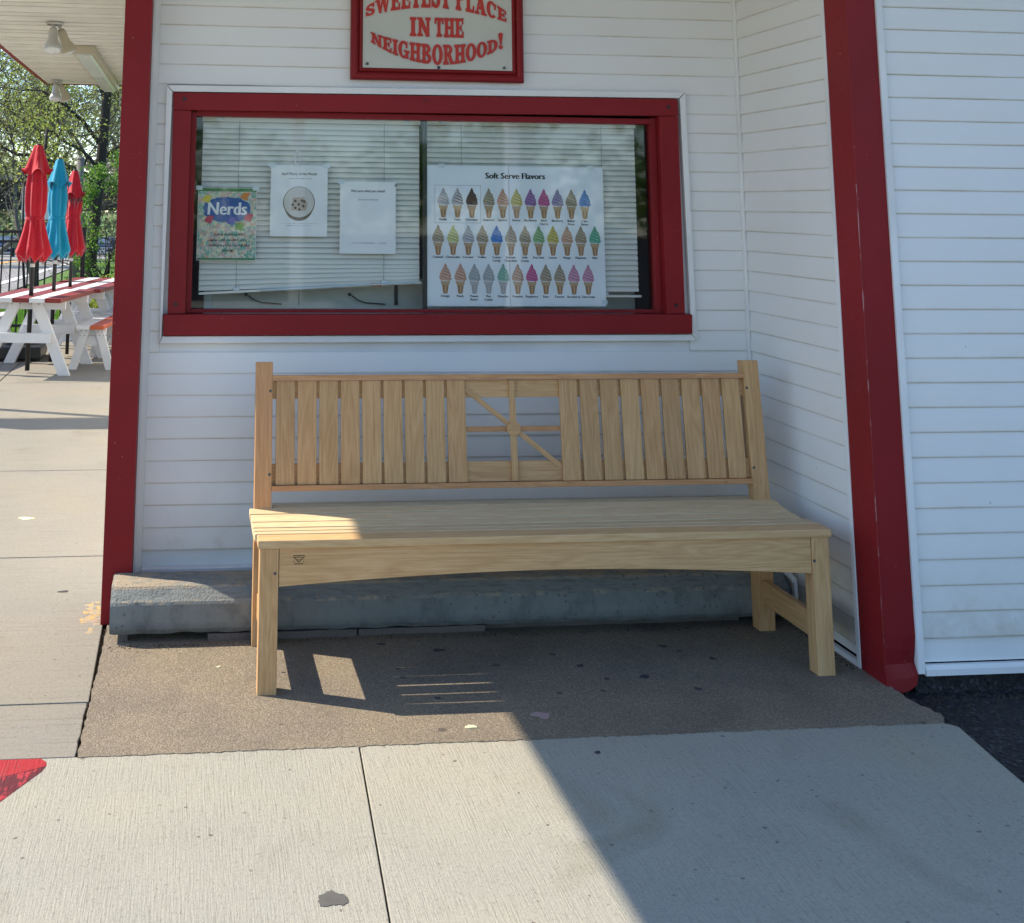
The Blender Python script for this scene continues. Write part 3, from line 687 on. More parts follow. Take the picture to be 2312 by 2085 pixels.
# ------------------------------------------------------------------ things fixed to the building
# banner sign over the window
sg = thing('shop_sign', 'cream sign in a red moulded frame reading SWEETEST PLACE IN THE NEIGHBORHOOD', 'sign', (1.67, -0.03, 1.914))
MB().box((1.368, -0.040, 1.954), (1.966, -0.016, 2.50)).build('sign_board', 'sign_board', sg)
prof = [(0.0, -0.0145), (0.0, -0.040), (0.006, -0.050), (0.018, -0.052), (0.027, -0.046), (0.030, -0.038), (0.034, -0.044), (0.040, -0.047), (0.046, -0.0405), (0.046, -0.0145)]
X0, X1, ZB, ZT = 1.3275, 2.0125, 1.914, 2.54
def mitred(a, b, inward, up):
    m = MB(); n = len(prof); a = Vector(a); b = Vector(b); d = (b - a).normalized(); inn = Vector(inward)
    for e, sgn in ((a, 1), (b, -1)):
        for p, q in prof: m.v.append(tuple(e + inn * p + d * sgn * p + Vector((0, q, 0))))
    for k in range(n): l = (k + 1) % n; m.f.append((k, l, n + l, n + k))
    m.f.append(tuple(range(n))); m.f.append(tuple(range(2 * n - 1, n - 1, -1)))
    return m
for a, b, inn in (((X0, 0, ZB), (X1, 0, ZB), (0, 0, 1)), ((X0, 0, ZB), (X0, 0, ZT), (1, 0, 0)), ((X1, 0, ZB), (X1, 0, ZT), (-1, 0, 0)), ((X0, 0, ZT), (X1, 0, ZT), (0, 0, -1))):
    mitred(a, b, inn, None).build('frame_moulding', 'red', sg)
for x, z in ((1.391, 1.975), (1.933, 1.971), (1.672, 1.9665)):
    m = MB(); m.tube([(x, -0.0455, z), (x, -0.0395, z)], 0.0058, 14); m.build('screw', 'screw' if x != 1.672 else 'black', sg)
# --- lettering built from strokes
def gl_stem(cx, t, v0=0.0, v1=1.0, s0=True, s1=True, sw=None):
    sw = sw or t * 0.86; out = []
    out.append([(cx - t / 2, v0), (cx + t / 2, v0), (cx + t / 2 * 0.86, (v0 + v1) / 2), (cx + t / 2, v1), (cx - t / 2, v1), (cx - t / 2 * 0.86, (v0 + v1) / 2)])
    for on, vv, dr in ((s0, v0, 1), (s1, v1, -1)):
        if on:
            out.append([(cx - sw, vv), (cx + sw, vv), (cx + sw, vv + 0.085 * dr), (cx + t / 2, vv + 0.17 * dr), (cx - t / 2, vv + 0.17 * dr), (cx - sw, vv + 0.085 * dr)])
    return out
def gl_arc(cx, cy_, rx, ry, a0, a1, tx, ty, n=14):
    out = []
    for k in range(n):
        q = []
        for a in (a0 + (a1 - a0) * k / n, a0 + (a1 - a0) * (k + 1) / n):
            c, s = math.cos(R(a)), math.sin(R(a)); q.append(((cx + rx * c, cy_ + ry * s), (cx + (rx - tx) * c, cy_ + (ry - ty) * s)))
        out.append([q[0][0], q[1][0], q[1][1], q[0][1]])
    return out
def gl_bar(u0, v0, u1, v1, t):
    d = Vector((u1 - u0, v1 - v0)); n = Vector((-d.y, d.x)).normalized() * t / 2
    return [[(u0 - n.x, v0 - n.y), (u1 - n.x, v1 - n.y), (u1 + n.x, v1 + n.y), (u0 + n.x, v0 + n.y)]]
def rect(u0, v0, u1, v1): return [[(u0, v0), (u1, v0), (u1, v1), (u0, v1)]]
def glyph(ch):
    T = 0.21
    if ch == 'I': return 0.42, gl_stem(0.21, T)
    if ch == 'H': return 0.84, gl_stem(0.2, T) + gl_stem(0.64, T) + rect(0.28, 0.44, 0.56, 0.56)
    if ch == 'N': return 0.86, gl_stem(0.19, 0.14, 0, 0.96, True, False, 0.15) + gl_stem(0.70, 0.14, 0.04, 1, False, True, 0.15) + [[(0.04, 1), (0.30, 1), (0.78, 0.0), (0.60, 0.0)]] + rect(0.02, 0.92, 0.26, 1.0)
    if ch == 'T': return 0.72, gl_stem(0.36, T, 0, 0.95, True, False) + rect(0.04, 0.87, 0.68, 1.0) + [[(0.02, 0.72), (0.10, 0.72), (0.14, 1), (0.04, 1)], [(0.62, 0.72), (0.70, 0.72), (0.68, 1), (0.58, 1)]]
    if ch == 'E': return 0.72, gl_stem(0.21, T) + rect(0.2, 0.0, 0.66, 0.11) + rect(0.2, 0.89, 0.64, 1.0) + rect(0.25, 0.45, 0.50, 0.55) + [[(0.56, 0.0), (0.66, 0.0), (0.68, 0.30), (0.62, 0.30)], [(0.54, 1), (0.64, 1), (0.65, 0.72), (0.60, 0.72)], [(0.47, 0.36), (0.52, 0.36), (0.52, 0.64), (0.47, 0.64)]]
    if ch == 'L': return 0.68, gl_stem(0.21, T) + rect(0.2, 0.0, 0.62, 0.11) + [[(0.52, 0.0), (0.62, 0.0), (0.64, 0.32), (0.58, 0.32)]]
    if ch == 'P': return 0.72, gl_stem(0.21, T) + gl_arc(0.34, 0.72, 0.34, 0.28, -90, 90, 0.19, 0.11) + rect(0.2, 0.89, 0.36, 1.0) + rect(0.2, 0.44, 0.36, 0.55)
    if ch == 'R': return 0.84, gl_stem(0.21, T) + gl_arc(0.36, 0.75, 0.33, 0.25, -90, 90, 0.19, 0.10) + rect(0.2, 0.90, 0.38, 1.0) + rect(0.2, 0.50, 0.38, 0.60) + gl_bar(0.44, 0.54, 0.66, 0.05, 0.19) + rect(0.56, 0.0, 0.82, 0.09)
    if ch == 'B': return 0.80, gl_stem(0.21, T) + gl_arc(0.36, 0.755, 0.31, 0.245, -90, 90, 0.18, 0.10) + gl_arc(0.38, 0.265, 0.36, 0.265, -90, 90, 0.20, 0.10) + rect(0.2, 0.90, 0.38, 1.0) + rect(0.2, 0.455, 0.40, 0.555) + rect(0.2, 0.0, 0.40, 0.10)
    if ch == 'D': return 0.82, gl_stem(0.21, T) + gl_arc(0.34, 0.5, 0.44, 0.5, -90, 90, 0.21, 0.11, 18) + rect(0.2, 0.89, 0.36, 1.0) + rect(0.2, 0.0, 0.36, 0.11)
    if ch == 'O': return 0.80, gl_arc(0.40, 0.5, 0.38, 0.52, 0, 360, 0.20, 0.11, 28)
    if ch == 'C': return 0.76, gl_arc(0.40, 0.5, 0.38, 0.52, 50, 310, 0.20, 0.11, 22) + [[(0.58, 0.62), (0.66, 0.62), (0.68, 0.98), (0.60, 0.92)]]
    if ch == 'G': return 0.84, gl_arc(0.40, 0.5, 0.38, 0.52, 50, 320, 0.20, 0.11, 22) + [[(0.58, 0.64), (0.66, 0.64), (0.68, 0.98), (0.60, 0.92)]] + rect(0.56, 0.02, 0.74, 0.46) + rect(0.46, 0.38, 0.82, 0.47)
    if ch == 'S': return 0.68, gl_arc(0.33, 0.735, 0.29, 0.275, 20, 268, 0.17, 0.11, 16) + gl_arc(0.33, 0.275, 0.31, 0.285, -160, 88, 0.18, 0.11, 16) + gl_bar(0.16, 0.62, 0.50, 0.40, 0.16) + [[(0.52, 0.66), (0.60, 0.66), (0.60, 1.0), (0.54, 0.93)], [(0.03, 0.0), (0.09, 0.08), (0.12, 0.36), (0.03, 0.36)]]
    if ch == 'A': return 0.84, gl_bar(0.14, 0.02, 0.40, 0.98, 0.10) + [[(0.30, 1.0), (0.50, 1.0), (0.78, 0.0), (0.54, 0.0)]] + rect(0.22, 0.28, 0.62, 0.38) + rect(0.0, 0.0, 0.28, 0.09) + rect(0.48, 0.0, 0.84, 0.09)
    if ch == 'W': return 1.10, [[(0.06, 1), (0.28, 1), (0.42, 0.0), (0.30, 0.0)], [(0.50, 1), (0.60, 1), (0.40, 0.0), (0.32, 0.0)], [(0.48, 1), (0.70, 1), (0.80, 0.0), (0.70, 0.0)], [(0.94, 1), (1.02, 1), (0.80, 0.0), (0.72, 0.0)]] + rect(0.0, 0.91, 0.36, 1.0) + rect(0.84, 0.91, 1.10, 1.0)
    if ch == '!': return 0.24, [[(0.09, 0.30), (0.15, 0.30), (0.24, 0.90), (0.20, 1.0), (0.06, 1.0), (0.0, 0.90)]] + gl_arc(0.12, 0.11, 0.10, 0.11, 0, 360, 0.0999, 0.1099, 12)
    return 0.30, []
red_m, pink_m = MB(), MB()
zr = [0]
def letter_line(txt, xa, xb, botf, topf, track=0.04):
    gs = [glyph(c) for c in txt]; tot = sum(g[0] for g in gs) + track * (len(gs) - 1); u = 0
    for w, polys in gs:
        for P_ in polys:
            # densify edges so that the arch bends the strokes
            pts = []
            for a, b in zip(P_, P_[1:] + P_[:1]):
                n = max(1, int(abs(b[0] - a[0]) / 0.12))
                for k in range(n): pts.append((a[0] + (b[0] - a[0]) * k / n, a[1] + (b[1] - a[1]) * k / n))
            wp = []
            for a, v in pts:
                x = xa + (xb - xa) * (u + a) / tot; wp.append((x, botf(x) + (topf(x) - botf(x)) * v))
            zr[0] += 1; e = zr[0] * 4e-6
            red_m.poly([(x, -0.0424 - e, z) for x, z in wp])
            d = 0.0034
            for (x1, z1), (x2, z2) in zip(wp, wp[1:] + wp[:1]):
                L = math.hypot(x2 - x1, z2 - z1)
                if L < 1e-6: continue
                tx, tz = (x2 - x1) / L * d, (z2 - z1) / L * d; zr[0] += 0.25; e = zr[0] * 1.2e-6
                q_ = 0.36; red_m.poly([(x1 - tx * q_ - tz * q_, -0.0424 - e, z1 - tz * q_ + tx * q_), (x2 + tx * q_ - tz * q_, -0.0424 - e, z2 + tz * q_ + tx * q_), (x2 + tx * q_ + tz * q_, -0.0424 - e, z2 + tz * q_ - tx * q_), (x1 - tx * q_ + tz * q_, -0.0424 - e, z1 - tz * q_ - tx * q_)])
                pink_m.poly([(x1 - tx - tz, -0.0408 - e, z1 - tz + tx), (x2 + tx - tz, -0.0408 - e, z2 + tz + tx), (x2 + tx + tz, -0.0408 - e, z2 + tz - tx), (x1 - tx + tz, -0.0408 - e, z1 - tz - tx)])
        u += w + track
def interp(pts):
    def f(x):
        if x <= pts[0][0]: return pts[0][1]
        for (a, b), (c, d) in zip(pts, pts[1:]):
            if x <= c: return b + (d - b) * (x - a) / (c - a)
        return pts[-1][1]
    return f
def quad3(p):   # smooth curve through points (Lagrange)
    def f(x):
        s = 0
        for i, (a, b) in enumerate(p):
            t = b
            for j, (c, _) in enumerate(p):
                if i != j: t *= (x - c) / (a - c)
            s += t
        return s
    return f
letter_line('SWEETEST PLACE', 1.384, 1.946, quad3([(1.384, 2.160), (1.51, 2.191), (1.67, 2.203), (1.826, 2.184), (1.946, 2.154)]), quad3([(1.384, 2.196), (1.51, 2.266), (1.67, 2.298), (1.826, 2.262), (1.946, 2.192)]))
letter_line('IN', 1.558, 1.640, lambda x: 2.0885, lambda x: 2.161)
letter_line('THE', 1.656, 1.773, lambda x: 2.0875, lambda x: 2.161)
letter_line('NEIGHBORHOOD', 1.404, 1.909, quad3([(1.404, 2.062), (1.53, 2.003), (1.667, 1.979), (1.80, 1.997), (1.909, 2.043)]), quad3([(1.404, 2.098), (1.53, 2.066), (1.667, 2.055), (1.80, 2.062), (1.909, 2.086)]), 0.03)
letter_line('!', 1.912, 1.928, lambda x: 2.046, lambda x: 2.108)
red_m.build('lettering', 'letter_red', sg); pink_m.build('lettering_outline', 'letter_pink', sg)

# soffit lights
def floodlight(x, y, z, s, label, flip=1):
    t = thing('floodlight', label, 'lamp', (x, y, z), 'floodlights on the canopy soffit')
    m = MB(); m.lathe((x, y, z - 0.022 * s), [(0.052 * s, 0), (0.058 * s, 0.006 * s), (0.058 * s, 0.018 * s), (0.01, 0.0215 * s)], 20); m.build('mount_plate', 'lamp_white', t, smooth=True)
    for dx, dy, ax in ((-0.012, -0.05, Vector((0.05, -0.32, -1))), (0.055, 0.03, Vector((0.38, 0.25, -1)))):
        a = Vector((x + dx * 0.5 * s, y + dy * 0.5 * s, z - 0.02 * s)); ax = ax.normalized()
        m = MB(); m.tube([a, a + ax * 0.035 * s], [0.012 * s, 0.012 * s], 10); o1 = m.build('swivel_arm', 'lamp_white', t)
        m = MB(); b = a + ax * 0.03 * s
        ks = [(0.0, 0.022), (0.02, 0.031), (0.07, 0.032), (0.09, 0.036), (0.13, 0.055), (0.155, 0.061), (0.162, 0.058)]
        m.tube([b + ax * q * s for q, _ in ks], [r_ * s for _, r_ in ks], 18, cap=True); o2 = m.build('lamp_housing', 'lamp_body' if dx > 0 else 'lamp_white', t, smooth=False)
        for p in o2.data.polygons: p.use_smooth = len(p.vertices) == 4
        m = MB(); ks = [(0.163, 0.056), (0.170, 0.050), (0.175, 0.035), (0.177, 0.012)]
        m.tube([b + ax * q * s for q, _ in ks], [r_ * s for _, r_ in ks], 18); m.build('lamp_lens', 'lamp_face', t, smooth=True)
    return t
floodlight(-0.238, 3.74, 2.65, 1.0, 'twin floodlight on the soffit, the nearer and larger of two')
floodlight(-0.665, 7.85, 2.65, 1.0, 'small twin floodlight at the far edge of the soffit')
ft = thing('strip_light', 'long fluorescent strip light under the soffit beside the red post', 'lamp', (-0.13, 6.5, 2.65))
MB().box((-0.235, 4.97, 2.585), (-0.062, 8.18, 2.648)).build('light_housing', 'lamp_body', ft, 0.004)
MB().prism([(-0.222, 2.5835), (-0.205, 2.566), (-0.105, 2.566), (-0.09, 2.5835)], 1, 5.0, 6.55).build('diffuser', 'lamp_face', ft)
MB().prism([(-0.222, 2.5835), (-0.205, 2.566), (-0.105, 2.566), (-0.09, 2.5835)], 1, 6.56, 8.15).build('diffuser', 'lamp_face', ft)

# ------------------------------------------------------------------ blinds
def blind(label, x0, x1, zt, zb0, zb1, lift):
    t = thing('window_blind', label, 'blind', ((x0 + x1) / 2, 0.09, zt), 'venetian blinds behind the glass')
    MB().box((x0, 0.074, zt - 0.006), (x1, 0.104, zt + 0.022)).build('head_rail', 'blind', t, 0.001)
    n = 31; pitch = 0.0206; me = None
    for i in range(n):
        z = zt - 0.019 - i * pitch
        k = max(0.0, (i - (n - 6)) / 6.0) if lift else 0
        dz0 = 0.0; dz1 = k * (zb1 - zb0) * 0.9
        if z < min(zb0, zb1) + 0.012 and lift is False: break
        if lift and z < zb0 + 0.014: break
        m = MB(); L = x1 - x0 - 0.008; s_ = 8
        pf = [(-0.0075, -0.0112), (-0.0065, -0.003), (-0.0025, 0.005), (0.0045, 0.0108)]
        for e in range(s_ + 1):
            xx = x0 + 0.004 + L * e / s_; zz = z + dz0 + (dz1 - dz0) * e / s_ + random.uniform(-0.0006, 0.0006)
            for a, b in pf: m.v.append((xx, 0.088 + a, zz + b))
        for e in range(s_):
            for q in range(3):
                b = e * 4 + q; m.f.append((b, b + 4, b + 5, b + 1))
        o = m.build('blind_slat', 'blind', t, shift=Vector((0, 0, z)) - Vector((0, 0, zt)))
        for p in o.data.polygons: p.use_smooth = True
    for x in (x0 + 0.145, x1 - 0.145):
        zl = zb0 + (zb1 - zb0) * (x - x0) / (x1 - x0)
        MB().tube([(x, 0.0745, zt), (x, 0.0745, zl)], 0.0009, 5).build('ladder_cord', 'ink_grey', t)
        mm = MB(); mm.box((x - 0.01, 0.068, zl + 0.004), (x + 0.014, 0.078, zl + 0.016)); mm.build('cord_button', 'clear', t, 0.002)
    m = MB(); m.bar((x0 + 0.004, 0.086, zb0), (x1 + 0.004, 0.084, zb1), 0.024, 0.009); m.build('bottom_rail', 'blind', t, 0.002)
    for x in (x0 + 0.07, x1 - 0.06):
        MB().box((x - 0.012, 0.064, zt - 0.004), (x + 0.012, 0.073, zt + 0.012)).build('hold_clip', 'clear', t, 0.003)
    return t
bl = blind('left venetian blind with its bottom rail pulled up crooked', 0.764, 1.622, 1.756, 1.098, 1.142, True)
MB().box((1.425, 0.068, 1.128), (1.468, 0.0715, 1.140)).build('sticker', 'orange_sticker', bl)
MB().tube([(1.0, 0.066, 1.112), (1.16, 0.066, 1.120), (1.42, 0.066, 1.134), (1.60, 0.066, 1.142)], [0.004, 0.006, 0.004, 0.003], 8).build('twist_wand', 'clear', bl)
blind('right venetian blind hanging level behind the flavor poster', 1.640, 2.502, 1.758, 1.092, 1.092, False)

# ------------------------------------------------------------------ papers taped inside the glass
YP = 0.0475
def sheet_paper(name, label, cat, x0, x1, z0, z1, mat='paper', group=None):
    t = thing(name, label, cat, ((x0 + x1) / 2, YP, z0), group)
    MB().box((x0, YP, z0), (x1, YP + 0.0008, z1)).build('paper_sheet', mat, t)
    return t
def squiggle(m, x0, x1, z, h, y, seed, fill=0.75, slant=0.3):
    """illegible print: short uneven strokes"""
    rnd = random.Random(seed); x = x0
    while x < x1:
        w = rnd.uniform(0.0010, 0.0024)
        if rnd.random() < fill:
            a = rnd.uniform(0.3, 1.0) * h; b = rnd.uniform(-0.2, 0.3) * h
            m.poly([(x, y, z + b), (x + w, y, z + b), (x + w + slant * h * 0.3, y, z + a), (x + slant * h * 0.3, y, z + a)])
        x += w + rnd.uniform(0.0004, 0.0010)
# candy flyer
ny = sheet_paper('flyer', 'colourful candy speckled flyer with a blue Nerds logo', 'flyer', 0.756, 0.980, 1.223, 1.495)
t = NT('candy_speckle_print'); v = t.coord()
vn = t.new('ShaderNodeTexNoise'); vn.inputs['Scale'].default_value = 60; vn.inputs['Detail'].default_value = 2; vn.inputs['Distortion'].default_value = 1.2; t.link(v, vn.inputs['Vector'])
vr = t.new('ShaderNodeTexVoronoi'); vr.inputs['Scale'].default_value = 95; ad = t.new('ShaderNodeVectorMath', _operation='ADD')
sc = t.new('ShaderNodeVectorMath', _operation='SCALE'); sc.inputs['Scale'].default_value = 0.035; t.link(vn.outputs['Color'], sc.inputs[0]); t.link(v, ad.inputs[0]); t.link(sc.outputs[0], ad.inputs[1]); t.link(ad.outputs[0], vr.inputs['Vector'])
se = t.new('ShaderNodeSeparateColor'); t.link(vr.outputs['Color'], se.inputs[0])
t.base(t.ramp(se.outputs[0], [(0.0, (0.13, 0.36, 0.28)), (0.18, (0.55, 0.56, 0.46)), (0.34, (0.50, 0.38, 0.36)), (0.5, (0.22, 0.42, 0.36)), (0.63, (0.66, 0.62, 0.40)), (0.76, (0.58, 0.34, 0.26)), (0.9, (0.62, 0.62, 0.55))], 'CONSTANT')); t.rough(0.4); MAT['candy'] = t.m
MAT['logo_blue'] = painted('logo_blue', (0.012, 0.085, 0.33), 0.4, 0.1)
MAT['white_ink'] = painted('white_ink', (0.78, 0.80, 0.80), 0.5, 0.02)
MAT['gp'] = painted('green_band_print', (0.05, 0.20, 0.07), 0.5, 0.5, (0.6, 0.2, 0.05), 40)
MB().box((0.7575, YP - 0.0003, 1.2245), (0.9785, YP - 0.0001, 1.4935)).build('candy_print', 'candy', ny)
m = MB(); m.poly([(0.7575 + 0, YP - 0.0006, 1.481), (0.9785, YP - 0.0006, 1.481), (0.9785, YP - 0.0006, 1.4935), (0.7575, YP - 0.0006, 1.4935)]); m.poly([(0.7575, YP - 0.0006, 1.2245), (0.9785, YP - 0.0006, 1.2245), (0.9785, YP - 0.0006, 1.232), (0.7575, YP - 0.0006, 1.232)]); m.build('printed_band', 'gp', ny)
m = MB(); rnd = random.Random(3); pts = []
for k_ in range(40):
    a = 2 * math.pi * k_ / 40; q = 1 + rnd.uniform(-0.05, 0.05)
    pts.append((0.868 + 0.090 * q * math.copysign(abs(math.cos(a)) ** 0.8, math.cos(a)), YP - 0.0010, 1.413 + 0.046 * q * math.copysign(abs(math.sin(a)) ** 0.9, math.sin(a))))
m.poly(pts); m.build('logo_oval', 'logo_blue', ny)
m = MB(); add_text(m, 'Nerds', 0.068, 0.868, 1.414, YP - 0.0014, 0.88, 0.0022, 0.05); m.build('logo_lettering', 'white_ink', ny)
for k_, (x, z, c) in enumerate([(0.790, 1.455, (0.62, 0.50, 0.03)), (0.935, 1.466, (0.62, 0.20, 0.03)), (0.800, 1.378, (0.50, 0.03, 0.10)), (0.885, 1.372, (0.10, 0.10, 0.42)), (0.918, 1.352, (0.12, 0.30, 0.03)), (0.950, 1.386, (0.52, 0.03, 0.10))]):
    MAT['cb%d' % k_] = painted('candy_blob_print', c, 0.4, 0.1); rnd = random.Random(k_); m = MB()
    for (dx, dz, r_) in ((0, 0, 0.012), (0.009, 0.004, 0.008), (-0.008, -0.005, 0.009), (0.003, -0.010, 0.008)):
        m.disc((x + dx, YP - 0.0016 - 0.0001 * abs(dx * 100), z + dz), r_, n=12)
    m.build('candy_blob', MAT['cb%d' % k_], ny)
m = MB()
for k_, (x0, x1, z) in enumerate([(0.82, 0.93, 1.316), (0.795, 0.945, 1.295), (0.80, 0.955, 1.275), (0.85, 0.89, 1.256)]): squiggle(m, x0, x1, z, 0.010, YP - 0.0007 - k_ * 1e-4, 70 + k_, 0.9, 1.0)
m.build('fine_print', 'ink', ny)
# monthly special sheet
ap = sheet_paper('flyer', 'white flyer for the April flurry with a bowl picture, hung from a hook', 'flyer', 1.032, 1.252, 1.314, 1.584, 'paper')
m = MB(); add_text(m, 'April Flurry of the Month', 0.0145, 1.142, 1.551, YP - 0.0004, 0.92, 0.0003); m.build('lettering', 'ink', ap)
m = MB(); squiggle(m, 1.098, 1.188, 1.532, 0.004, YP - 0.0004, 5); squiggle(m, 1.072, 1.215, 1.362, 0.0028, YP - 0.0004, 6); squiggle(m, 1.095, 1.19, 1.354, 0.0028, YP - 0.0004, 7); m.build('fine_print', 'ink_grey', ap)
MAT['bowl_rim'] = painted('brown_bowl_print', (0.16, 0.12, 0.085), 0.6, 0.3); MAT['cream_p'] = painted('cream_print', (0.62, 0.61, 0.58), 0.6, 0.05)
MAT['tan_p'] = painted('tan_print', (0.45, 0.37, 0.29), 0.6, 0.3, None, 60); MAT['choc_p'] = painted('chocolate_print', (0.035, 0.02, 0.018), 0.6, 0.2)
m = MB(); c = (1.142, 1.438); m.disc((c[0], YP - 0.0004, c[1] + 0.004), 0.0615, n=36); m.disc((c[0], YP - 0.0005, c[1] - 0.010), 0.055, n=36); m.build('bowl_print', 'bowl_rim', ap)
m = MB(); m.disc((c[0], YP - 0.0008, c[1] + 0.006), 0.0580, n=36); m.build('ice_cream_print', 'cream_p', ap)
m = MB(); m.poly([(c[0] - 0.030, YP - 0.0011, c[1] - 0.026), (c[0] + 0.026, YP - 0.0011, c[1] - 0.028), (c[0] + 0.034, YP - 0.0011, c[1]), (c[0] + 0.018, YP - 0.0011, c[1] + 0.026), (c[0] - 0.024, YP - 0.0011, c[1] + 0.022)]); m.build('topping_print', 'tan_p', ap)
m = MB()
for dx, dz in ((-0.014, 0.010), (0.012, 0.012), (0.020, 0.008), (-0.024, -0.004), (-0.001, -0.003), (0.017, -0.009), (-0.014, -0.016), (0.002, -0.022)): m.disc((c[0] + dx, YP - 0.0014, c[1] + dz), 0.0052, n=10)
m.build('chocolate_print', 'choc_p', ap)
hk = thing('wall_hook', 'clear plastic hook stuck above the April flyer', 'hook', (1.134, YP - 0.002, 1.585))
mm = MB(); prev = None; ring = []
for k_ in range(20):
    a = 2 * math.pi * k_ / 20; ring.append((1.134 + 0.011 * math.cos(a), YP - 0.003, 1.614 + 0.028 * math.sin(a)))
mm.tube(ring + ring[:1], 0.0022, 6); mm.build('hook_loop', 'white_ink', hk, smooth=True)
MB().box((1.124, YP - 0.004, 1.560), (1.145, YP - 0.001, 1.584)).build('hook_base', 'white_ink', hk, 0.002)
# menu sheet (its square code is left out)
qr = sheet_paper('flyer', 'white sheet asking Not sure what you want, taped nearest the window middle', 'flyer', 1.301, 1.519, 1.251, 1.525, 'paper')
m = MB(); add_text(m, 'Not sure what you want?', 0.0150, 1.411, 1.489, YP - 0.0004, 0.86, 0.0003); m.build('lettering', 'ink', qr)
m = MB(); add_text(m, 'Scan to view our full menu', 0.0080, 1.411, 1.456, YP - 0.0004, 0.9, 0.0002); squiggle(m, 1.342, 1.482, 1.290, 0.0035, YP - 0.0005, 9, 0.95); m.build('fine_print', 'ink_grey', qr)
for x, z in ((1.517, 1.512),): MB().box((x - 0.002, YP - 0.003, z - 0.006), (x + 0.006, YP - 0.001, z + 0.004)).build('tape', 'ink_grey', qr)

# the flavor poster
PX0, PX1, PZ0, PZ1 = 1.640, 2.352, 1.055, 1.592
po = sheet_paper('poster', 'large white poster titled Soft Serve Flavors with rows of ice cream cones', 'poster', PX0, PX1, PZ0, PZ1, 'paper_blue')
# world position of a point in the poster close-up (zoom of source 900..1560 x 200..780)
def pp(a, b):
    u = (a - 190) / (1412 - 190 + (b - 545) * 0.012); v = (b - 536 - (a - 190) * 0.010 * (1 - (b - 536) / 970)) / 972
    return PX0 + (PX1 - PX0) * u, PZ1 - (PZ1 - PZ0) * v
m = MB(); x, z = pp(800, 612); add_text(m, 'Soft Serve Flavors', 0.0325, x, z, YP - 0.0006, 1.02, 0.0017); m.build('lettering', 'ink', po)
def printed_cone_mesh():
    """swirl in material 0 (highlight 1, shade 2), wafer in 3/4; unit: metres, origin at centre top of wafer"""
    me = bpy.data.meshes.new('cone_print'); V = []; F = []; Mi = []
    def P(pts, mi, y):
        i = len(V); V.extend([(a, y, b) for a, b in pts]); F.append(tuple(range(i, i + len(pts)))); Mi.append(mi)
    # body outline of the swirl
    body = [(-0.0185, 0.002), (0.0165, -0.001), (0.0235, 0.003), (0.0245, 0.009), (0.0215, 0.015), (0.0225, 0.020), (0.0215, 0.026), (0.0175, 0.030), (0.0180, 0.035), (0.0160, 0.041), (0.0105, 0.046), (0.0075, 0.050), (0.0060, 0.057), (0.0030, 0.064), (-0.0005, 0.066), (-0.003, 0.063), (-0.0065, 0.054), (-0.0105, 0.047), (-0.0135, 0.041), (-0.0165, 0.035), (-0.0195, 0.029), (-0.0215, 0.022), (-0.0235, 0.015), (-0.0225, 0.008)]
    P(body, 0, 0.0)
    for (x0, z0, x1, z1, w) in ((-0.021, 0.018, 0.019, 0.004, 0.0028), (-0.018, 0.030, 0.020, 0.014, 0.0028), (-0.012, 0.041, 0.017, 0.026, 0.0026), (-0.006, 0.051, 0.011, 0.040, 0.0022)):
        d = Vector((x1 - x0, z1 - z0)).normalized(); n = Vector((-d.y, d.x))
        P([(x0, z0), (x1, z1), (x1 + n.x * w, z1 + n.y * w), ((x0 + x1) / 2 + n.x * w * 1.5, (z0 + z1) / 2 + n.y * w * 1.5)], 2, -0.0002)
        P([(x0 + n.x * w * 1.4 + 0.003, z0 + n.y * w * 1.4), (x1 - 0.006 + n.x * w * 1.5, z1 + 0.002 + n.y * w * 1.5), (x1 - 0.010 + n.x * w * 2.4, z1 + 0.004 + n.y * w * 2.4)], 1, -0.0003)
    P([(-0.001, 0.063), (0.002, 0.052), (0.006, 0.047), (0.0035, 0.058)], 2, -0.0002)
    P([(-0.0185, 0.001), (-0.0165, -0.012), (-0.0135, -0.016), (0.0135, -0.017), (0.0165, -0.012), (0.0175, 0.0005), (0.009, -0.003), (-0.009, -0.002)], 4, -0.0001)
    P([(-0.0125, -0.016), (-0.0085, -0.047), (0.0, -0.0495), (0.0085, -0.047), (0.0125, -0.017)], 3, -0.00015)
    P([(-0.003, -0.018), (-0.002, -0.046), (0.003, -0.047), (0.005, -0.018)], 4, -0.00025)
    me.from_pydata(V, [], F)
    for i in range(5): me.materials.append(None)
    for p, mi in zip(me.polygons, Mi): p.material_index = mi
    return me
CM = printed_cone_mesh(); _pm = {}
def pmat(c, name='print_colour'):
    k = tuple(round(x, 3) for x in c)
    if k not in _pm: _pm[k] = painted(name, c, 0.4, 0.06)
    return _pm[k]
WHT = (0.42, 0.42, 0.46); TAN = (0.36, 0.29, 0.21); ORG = (0.58, 0.33, 0.24); YEL = (0.55, 0.46, 0.11); PUR = (0.30, 0.15, 0.36); MAG = (0.52, 0.10, 0.27); LIL = (0.30, 0.26, 0.42); BLU = (0.05, 0.22, 0.60); CHO = (0.085, 0.035, 0.028); GRN = (0.24, 0.42, 0.20); MNT = (0.13, 0.42, 0.30); PYE = (0.55, 0.56, 0.24); PNK = (0.56, 0.26, 0.38); PEA = (0.50, 0.29, 0.21); GRY = (0.34, 0.36, 0.38)
row1 = [(300, WHT, 'Vanilla'), (397, 'TW', 'Twist'), (495, CHO, 'Chocolate'), (612, TAN, 'Amaretto'), (708, ORG, 'Apricot'), (803, YEL, 'Banana'), (900, PUR, 'Blackberry'), (993, MAG, 'Black|Cherry'), (1088, LIL, 'Blueberry'), (1184, TAN, 'Butter|Pecan'), (1278, BLU, 'Cake|Batter')]
